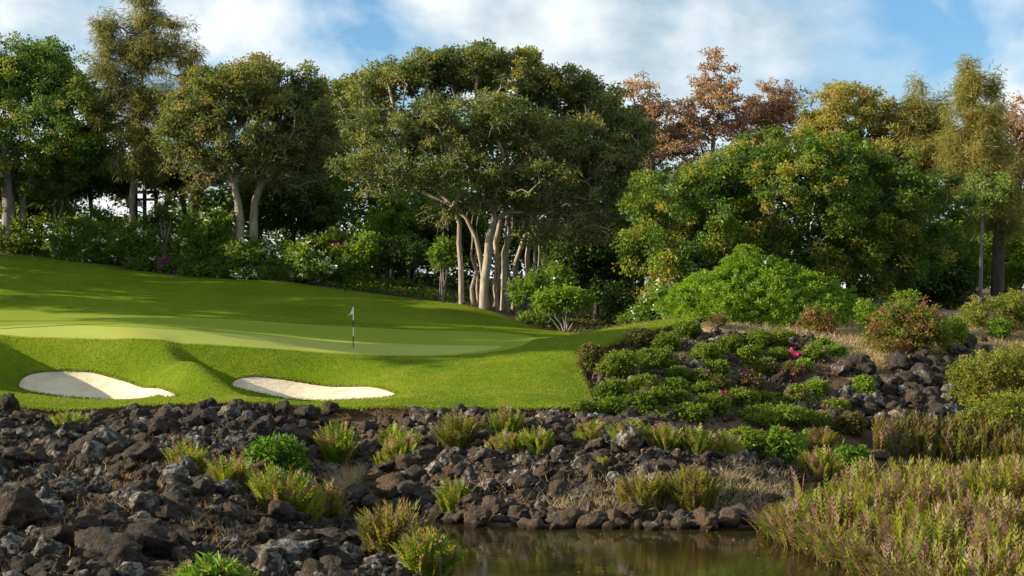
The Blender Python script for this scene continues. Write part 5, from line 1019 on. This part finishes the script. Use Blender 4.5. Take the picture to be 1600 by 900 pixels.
for px, py, w, asp, mt, kd, lab in hand:
    g = pick1(px, min(py + w * asp * 0.30, 899)); R = w * 0.5 * g[1] / F * 1.12
    g[1] += R * 0.4; g[2] = hgt(g[0], g[1])[0]
    o_ = place_rock(g, R, (1.0, 0.9, asp), R_, mt, kd); tag(o_, lab, 'rock', 'lava boulders'); placed.append((g[0], g[1], R * 0.8)); landmarks.append((lab, px, py, g))

zones = [  # polygon in photo pixels, count, radius range, material, shape, word
 ([(-40, 630), (70, 652), (250, 645), (420, 638), (560, 648), (520, 720), (520, 790), (560, 830), (640, 868), (700, 900), (690, 930), (-40, 930)], 1500, (0.08, 0.56), m_rock, 0, 'left bank'),
 ([(540, 645), (920, 648), (1000, 665), (1100, 690), (1180, 715), (1250, 735), (1250, 800), (1200, 818), (900, 818), (780, 815), (690, 805), (560, 785), (560, 730)], 1200, (0.08, 0.50), m_rockp, 0, 'peninsula'),
 ([(925, 580), (1010, 560), (1090, 520), (1250, 520), (1300, 560), (1290, 650), (1180, 650), (1050, 660), (935, 640)], 300, (0.13, 0.45), m_rockp, 0, 'planted slope'),
 ([(1230, 740), (1400, 735), (1480, 745), (1480, 760), (1230, 775)], 60, (0.12, 0.35), m_rockw, 0, 'channel edge'),
 ([(1480, 530), (1560, 535), (1560, 560), (1480, 570)], 20, (0.15, 0.4), m_rock, 0, 'dry grass'),
]
loose = []
for poly, cnt_, (r0, r1), mt, kd, word in zones:
    cand = scatter_poly(poly, cnt_ * 10, R_); rad_ = np.sort(r0 + (r1 - r0) * R_.uniform(0, 1, cnt_) ** 3.4)[::-1]; c = 0
    for Rr in rad_:
        for _ in range(10):
            if c >= len(cand): break
            p_ = cand[c]; c += 1
            A_ = np.array(placed)
            if (np.hypot(A_[:, 0] - p_[0], A_[:, 1] - p_[1]) > 0.68 * (A_[:, 2] + Rr)).all() and p_[2] > -0.1 and f_lawn(p_[None, :2])[0] < -Rr * 0.9 - 4.0 * max(0, vnoise(np.array([[p_[0] * 0.45, 3.3, 0]]), 4)[0] - 0.3):
                placed.append((p_[0], p_[1], Rr)); p_ = p_ - [0, 0, 0.18 * Rr]; loose.append((p_, Rr, mt, kd, word)); break
# waterline stones of the peninsula and the banks
wlp = [(515, 795), (545, 795), (575, 793), (610, 796), (650, 802), (690, 810), (740, 818), (800, 823), (870, 825), (950, 826), (1030, 826), (1110, 826), (1180, 824), (1225, 820)]
wp = np.array([W(a, b_, HC * F / (b_ - CY)) for a, b_ in wlp]); sl = np.concatenate([[0], np.cumsum(np.hypot(*np.diff(wp[:, :2], axis=0).T))])
t_ = 0.0; wstones = []
while t_ < sl[-1]:
    x = np.interp(t_, sl, wp[:, 0]); y = np.interp(t_, sl, wp[:, 1]); Rr = 0.17 + 0.36 * R_.uniform() ** 1.4; wstones.append((np.array([x, y + R_.normal() * 0.25, 0.0]), Rr)); t_ += Rr * 1.65
t_ = 0.4
while t_ < sl[-1]:
    x = np.interp(t_, sl, wp[:, 0]); y = np.interp(t_, sl, wp[:, 1]) + 0.75; Rr = R_.uniform(0.2, 0.46); wstones.append((np.array([x, y + R_.normal() * 0.15, hgt(x, y)[0]]), Rr)); t_ += Rr * 2.0
lbk = [(520, 812), (560, 838), (610, 858), (650, 878), (700, 905)]; lb = np.array([W(a, b_, HC * F / (b_ - CY)) for a, b_ in lbk])
for k_ in range(len(lb) - 1):
    for u in np.arange(0, 1, 0.28):
        p_ = lb[k_] * (1 - u) + lb[k_ + 1] * u; wstones.append((np.array([p_[0] - 0.2, p_[1], 0.02]), R_.uniform(0.2, 0.4)))
def vis_px(p_, Rr): return Rr * 2 * F / p_[1]
allr = [(p_, Rr, m_rockw, int(k_ % 3 == 0), 'waterline', vis_px(p_, Rr)) for k_, (p_, Rr) in enumerate(wstones)] + [(p_, Rr, mt, kd, wd, vis_px(p_, Rr)) for p_, Rr, mt, kd, wd in loose]
def inframe(p_): return -10 < CX + p_[0] * F / p_[1] < 1610 and CY + (HC - p_[2]) * F / p_[1] < 905
allr.sort(key=lambda e: -(e[5] if inframe(e[0]) else 0))
NIND = 300 - len(hand)
LM = np.array([[l[1], l[2]] for l in landmarks]); books = {}; used = set()
where = {'left': 'left of', 'right': 'right of', 'above': 'above', 'below': 'below'}
ranks = ['largest', 'second largest', 'third largest', 'fourth largest', 'fifth largest', 'sixth largest', 'seventh largest', 'eighth largest', 'ninth largest', 'tenth largest']
short = {'waterline': 'waterline stone', 'left bank': 'dark lava rock', 'peninsula': 'lichened lava rock', 'planted slope': 'slope rock', 'channel edge': 'channel rock', 'dry grass': 'lava rock'}
for p_, Rr, mt, kd, wd, _px in allr[:NIND]:
    o_ = place_rock(p_, Rr, (R_.uniform(0.85, 1.25), R_.uniform(0.8, 1.1), R_.uniform(0.75, 1.1)), R_, mt, kd)
    px, py = CX + p_[0] * F / p_[1], CY + (HC - p_[2]) * F / p_[1]; dd = np.hypot(LM[:, 0] - px, (LM[:, 1] - py) * 1.3)
    for j in np.argsort(dd)[:12]:
        dx, dy = px - LM[j, 0], py - LM[j, 1]; dr = ('right' if dx > 0 else 'left') if abs(dx) > abs(dy) * 1.2 else ('below' if dy > 0 else 'above')
        kk = books.get((j, dr, wd), 0)
        if kk > 5: continue
        lab = f'{ranks[kk]} {short[wd]} {where[dr]} the {landmarks[j][0]}'
        if len(lab.split()) <= 16 and lab not in used: break
    else: lab = f'{short[wd]} among many alike rocks heaped on the {wd}'
    books[(j, dr, wd)] = books.get((j, dr, wd), 0) + 1; used.add(lab)
    tag(o_, lab, 'rock', 'rocks ' + {'waterline': 'along the waterline', 'left bank': 'heaped on the left bank', 'peninsula': 'heaped on the peninsula', 'planted slope': 'on the planted slope', 'channel edge': 'by the channel', 'dry grass': 'in the dry grass'}[wd])
# the small rest as heaps
def heap(name, items, mat, ico):
    mb = MB()
    for p_, Rr, kd in items:
        V_ = shapes[ico][kd][int(R_.integers(NV))] * Rr * [R_.uniform(0.85, 1.25), R_.uniform(0.8, 1.1), R_.uniform(0.7, 1.1)]; V_ = V_ @ rotm(R_).T
        mb.add(V_ + p_ + [0, 0, Rr * 0.3], (I3 if ico == 3 else I2)[1], R_.uniform(0, 1))
    tag(mb.build(name, mat, None, True), kind='stuff')
rest = allr[NIND:]
heap('lava_rubble', [(e[0], e[1], e[3]) for e in rest if e[2] is m_rock], m_rock, 3)
heap('lichened_rubble', [(e[0], e[1], e[3]) for e in rest if e[2] is m_rockp], m_rockp, 3)
heap('waterline_rubble', [(e[0], e[1], e[3]) for e in rest if e[2] is m_rockw], m_rockw, 3)
sm = lambda poly, n_, lo, hi: [(q_, R_.uniform(lo, hi), 0) for q_ in scatter_poly(poly, n_, R_) if q_[2] > -0.1 and f_lawn(q_[None, :2])[0] < -0.25 - 3.0 * max(0, vnoise(np.array([[q_[0] * 0.45, 3.3, 0]]), 4)[0] - 0.35)]
heap('small_lava_rubble', sm(zones[0][0], 3600, 0.05, 0.16), m_rock, 2)
heap('small_peninsula_rubble', sm(zones[1][0], 2600, 0.05, 0.16) , m_rockp, 2)
heap('small_slope_rubble', sm(zones[2][0], 900, 0.05, 0.15), m_rockp, 2)
heap('edging_pebbles_rubble', [(q_ + [0, 0, 0.02], R_.uniform(0.05, 0.13), 1) for q_ in np.concatenate([pick(np.linspace(240, 760, 150) + R_.normal(size=150) * 3, np.interp(np.linspace(240, 760, 150), [240, 330, 400, 470, 530, 600, 680, 760], [425, 433, 436, 442, 450, 460, 469, 480]) + R_.normal(size=150) * 1.2)])], m_rockw, 2)

# the pitched stone wall on the right slope: every stone a part
g = pick1(1400, 640); wall = empty('stone_wall', g, 'dry lava stone wall of rounded dark stones holding the right slope', 'wall')
bpy.context.view_layer.update()
wr_ = np.random.default_rng(950); top = lambda x: np.interp(x, [1290, 1330, 1370, 1395, 1440, 1485], [600, 598, 600, 580, 558, 570]); row = 0; yy = 664.0
while yy > 560:
    xx = np.interp(yy, [560, 600, 664], [1400, 1330, 1282]) + (row % 2) * 9
    while xx < 1488:
        w = wr_.uniform(20, 36)
        if yy > top(xx) :
            q_ = pick1(xx, yy + wr_.normal() * 2.5); R = w * 0.5 * q_[1] / F * 1.3
            place_rock(q_, R, (1, 0.85, wr_.uniform(0.8, 1.05)), wr_, m_rockp if wr_.uniform() < 0.6 else m_rock, int(wr_.uniform() < 0.4), sink=0.35, parent=wall, name='stone')
        xx += w * 0.80
    yy -= 14.5; row += 1

# ------------------------------------------------------------------ flag, pergola
m_white = simple('white_paint', [(0.3, (0.78, 0.78, 0.76)), (0.7, (0.82, 0.82, 0.80))], 3, 0.5, 0)
m_black = simple('black_paint', [(0.3, (0.012, 0.012, 0.012)), (0.7, (0.02, 0.02, 0.02))], 3, 0.45, 0)
m_beam = simple('dark_timber', [(0.3, (0.025, 0.018, 0.014)), (0.7, (0.05, 0.036, 0.028))], 5, 0.8, 0.3, 20)
g = pick1(552, 543); s = g[1] / F; root = empty('flagstick', g, 'golf flagstick banded black and white with a small hanging white flag on the green', 'flagstick')
Hh = 63 * s; bands = [(0.0, 0.28, m_black), (0.28, 0.50, m_white), (0.50, 0.68, m_black), (0.68, 0.97, m_white)]
for a, b_, mt in bands:
    mb = MB(); chain(mb, [g + [0, 0, Hh * a - (0.1 if a == 0 else 0)], g + [0, 0, Hh * b_]], [0.024, 0.024], 10); mb.build('pole', mt, root, True, g)
mb = MB(); chain(mb, [g + [0, 0, Hh * 0.97], g + [0, 0, Hh * 0.995], g + [0, 0, Hh * 1.01]], [0.03, 0.03, 0.004], 10); mb.build('cap', m_white, root, True, g)
# flag cloth: hangs folded, sagging to the left
nu, nv_ = 14, 12; fv = []
for iu in range(nu):
    u = iu / (nu - 1)
    for iv in range(nv_):
        v = iv / (nv_ - 1); x = -0.02 - u * 0.27 * (0.35 + 0.65 * v); z = Hh * 0.985 - v * 0.30 - u * (0.20 - 0.06 * v) ; y = 0.06 * math.sin(u * 9 + v * 2.5) * u
        fv.append(g + [x, y, z])
fi = [[iu * nv_ + iv, (iu + 1) * nv_ + iv, (iu + 1) * nv_ + iv + 1, iu * nv_ + iv + 1] for iu in range(nu - 1) for iv in range(nv_ - 1)]
fm = [1 if (iu > nu * 0.45 and iu < nu * 0.75 and iv > nv_ - 4) else 0 for iu in range(nu - 1) for iv in range(nv_ - 1)]
mb = MB(); fv = np.array(fv); fi = np.array(fi); fm = np.array(fm)
mb.add(fv, fi[fm == 0], 0.5, 0); mb.add(fv, fi[fm == 1], 0.5, 1); fo_ = mb.build('flag', [m_white, m_black], root, True, g)
sol = fo_.modifiers.new('thickness', 'SOLIDIFY'); sol.thickness = 0.004
mb = MB(); a = np.linspace(0, 2 * np.pi, 17)[:-1]; ring = np.stack([np.cos(a), np.sin(a), 0 * a], -1)
Vc = np.concatenate([g + ring * 0.075 + [0, 0, 0.012], g + ring * 0.055 + [0, 0, 0.012], g + ring * 0.055 - [0, 0, 0.12]]); ii = np.arange(16); jj = (ii + 1) % 16
mb.add(Vc, np.concatenate([np.stack([ii, jj, jj + 16, ii + 16], -1), np.stack([ii + 16, jj + 16, jj + 32, ii + 32], -1)])); mb.build('cup', m_white, root, True, g)

def box(mb, a, b_):
    a, b_ = np.minimum(a, b_), np.maximum(a, b_); Vb = np.array([[x, y, z] for x in (a[0], b_[0]) for y in (a[1], b_[1]) for z in (a[2], b_[2])])
    mb.add(Vb, [[0, 1, 3, 2], [4, 6, 7, 5], [0, 4, 5, 1], [2, 3, 7, 6], [0, 2, 6, 4], [1, 5, 7, 3]])
D = 132; g = G(226, D); root = empty('garden_pergola', g, 'dark timber pergola glimpsed behind the tall casuarina trunk', 'pergola')
for px in (212, 226, 244):
    mb = MB(); p_ = W(px, 296, D); q_ = G(px, D); box(mb, [p_[0] - 0.14, D - 0.14, q_[2] - 0.3], [p_[0] + 0.14, D + 0.14, p_[2]]); mb.build('post', m_beam, root, False, g)
for y0, y1, x0, x1, dd in ((298, 303, 205, 250, -0.2), (310, 314, 208, 246, -0.16)):
    mb = MB(); box(mb, W(x0, y0, D) + [0, dd - 0.15, 0], W(x1, y1, D) + [0, dd, 0]); mb.build('beam', m_beam, root, False, g)
mb = MB(); box(mb, W(216.5, 315, D) + [0, -0.45, 0], W(223.5, 323, D) + [0, -0.2, 0]); mb.build('lantern', m_white, root, False, g)
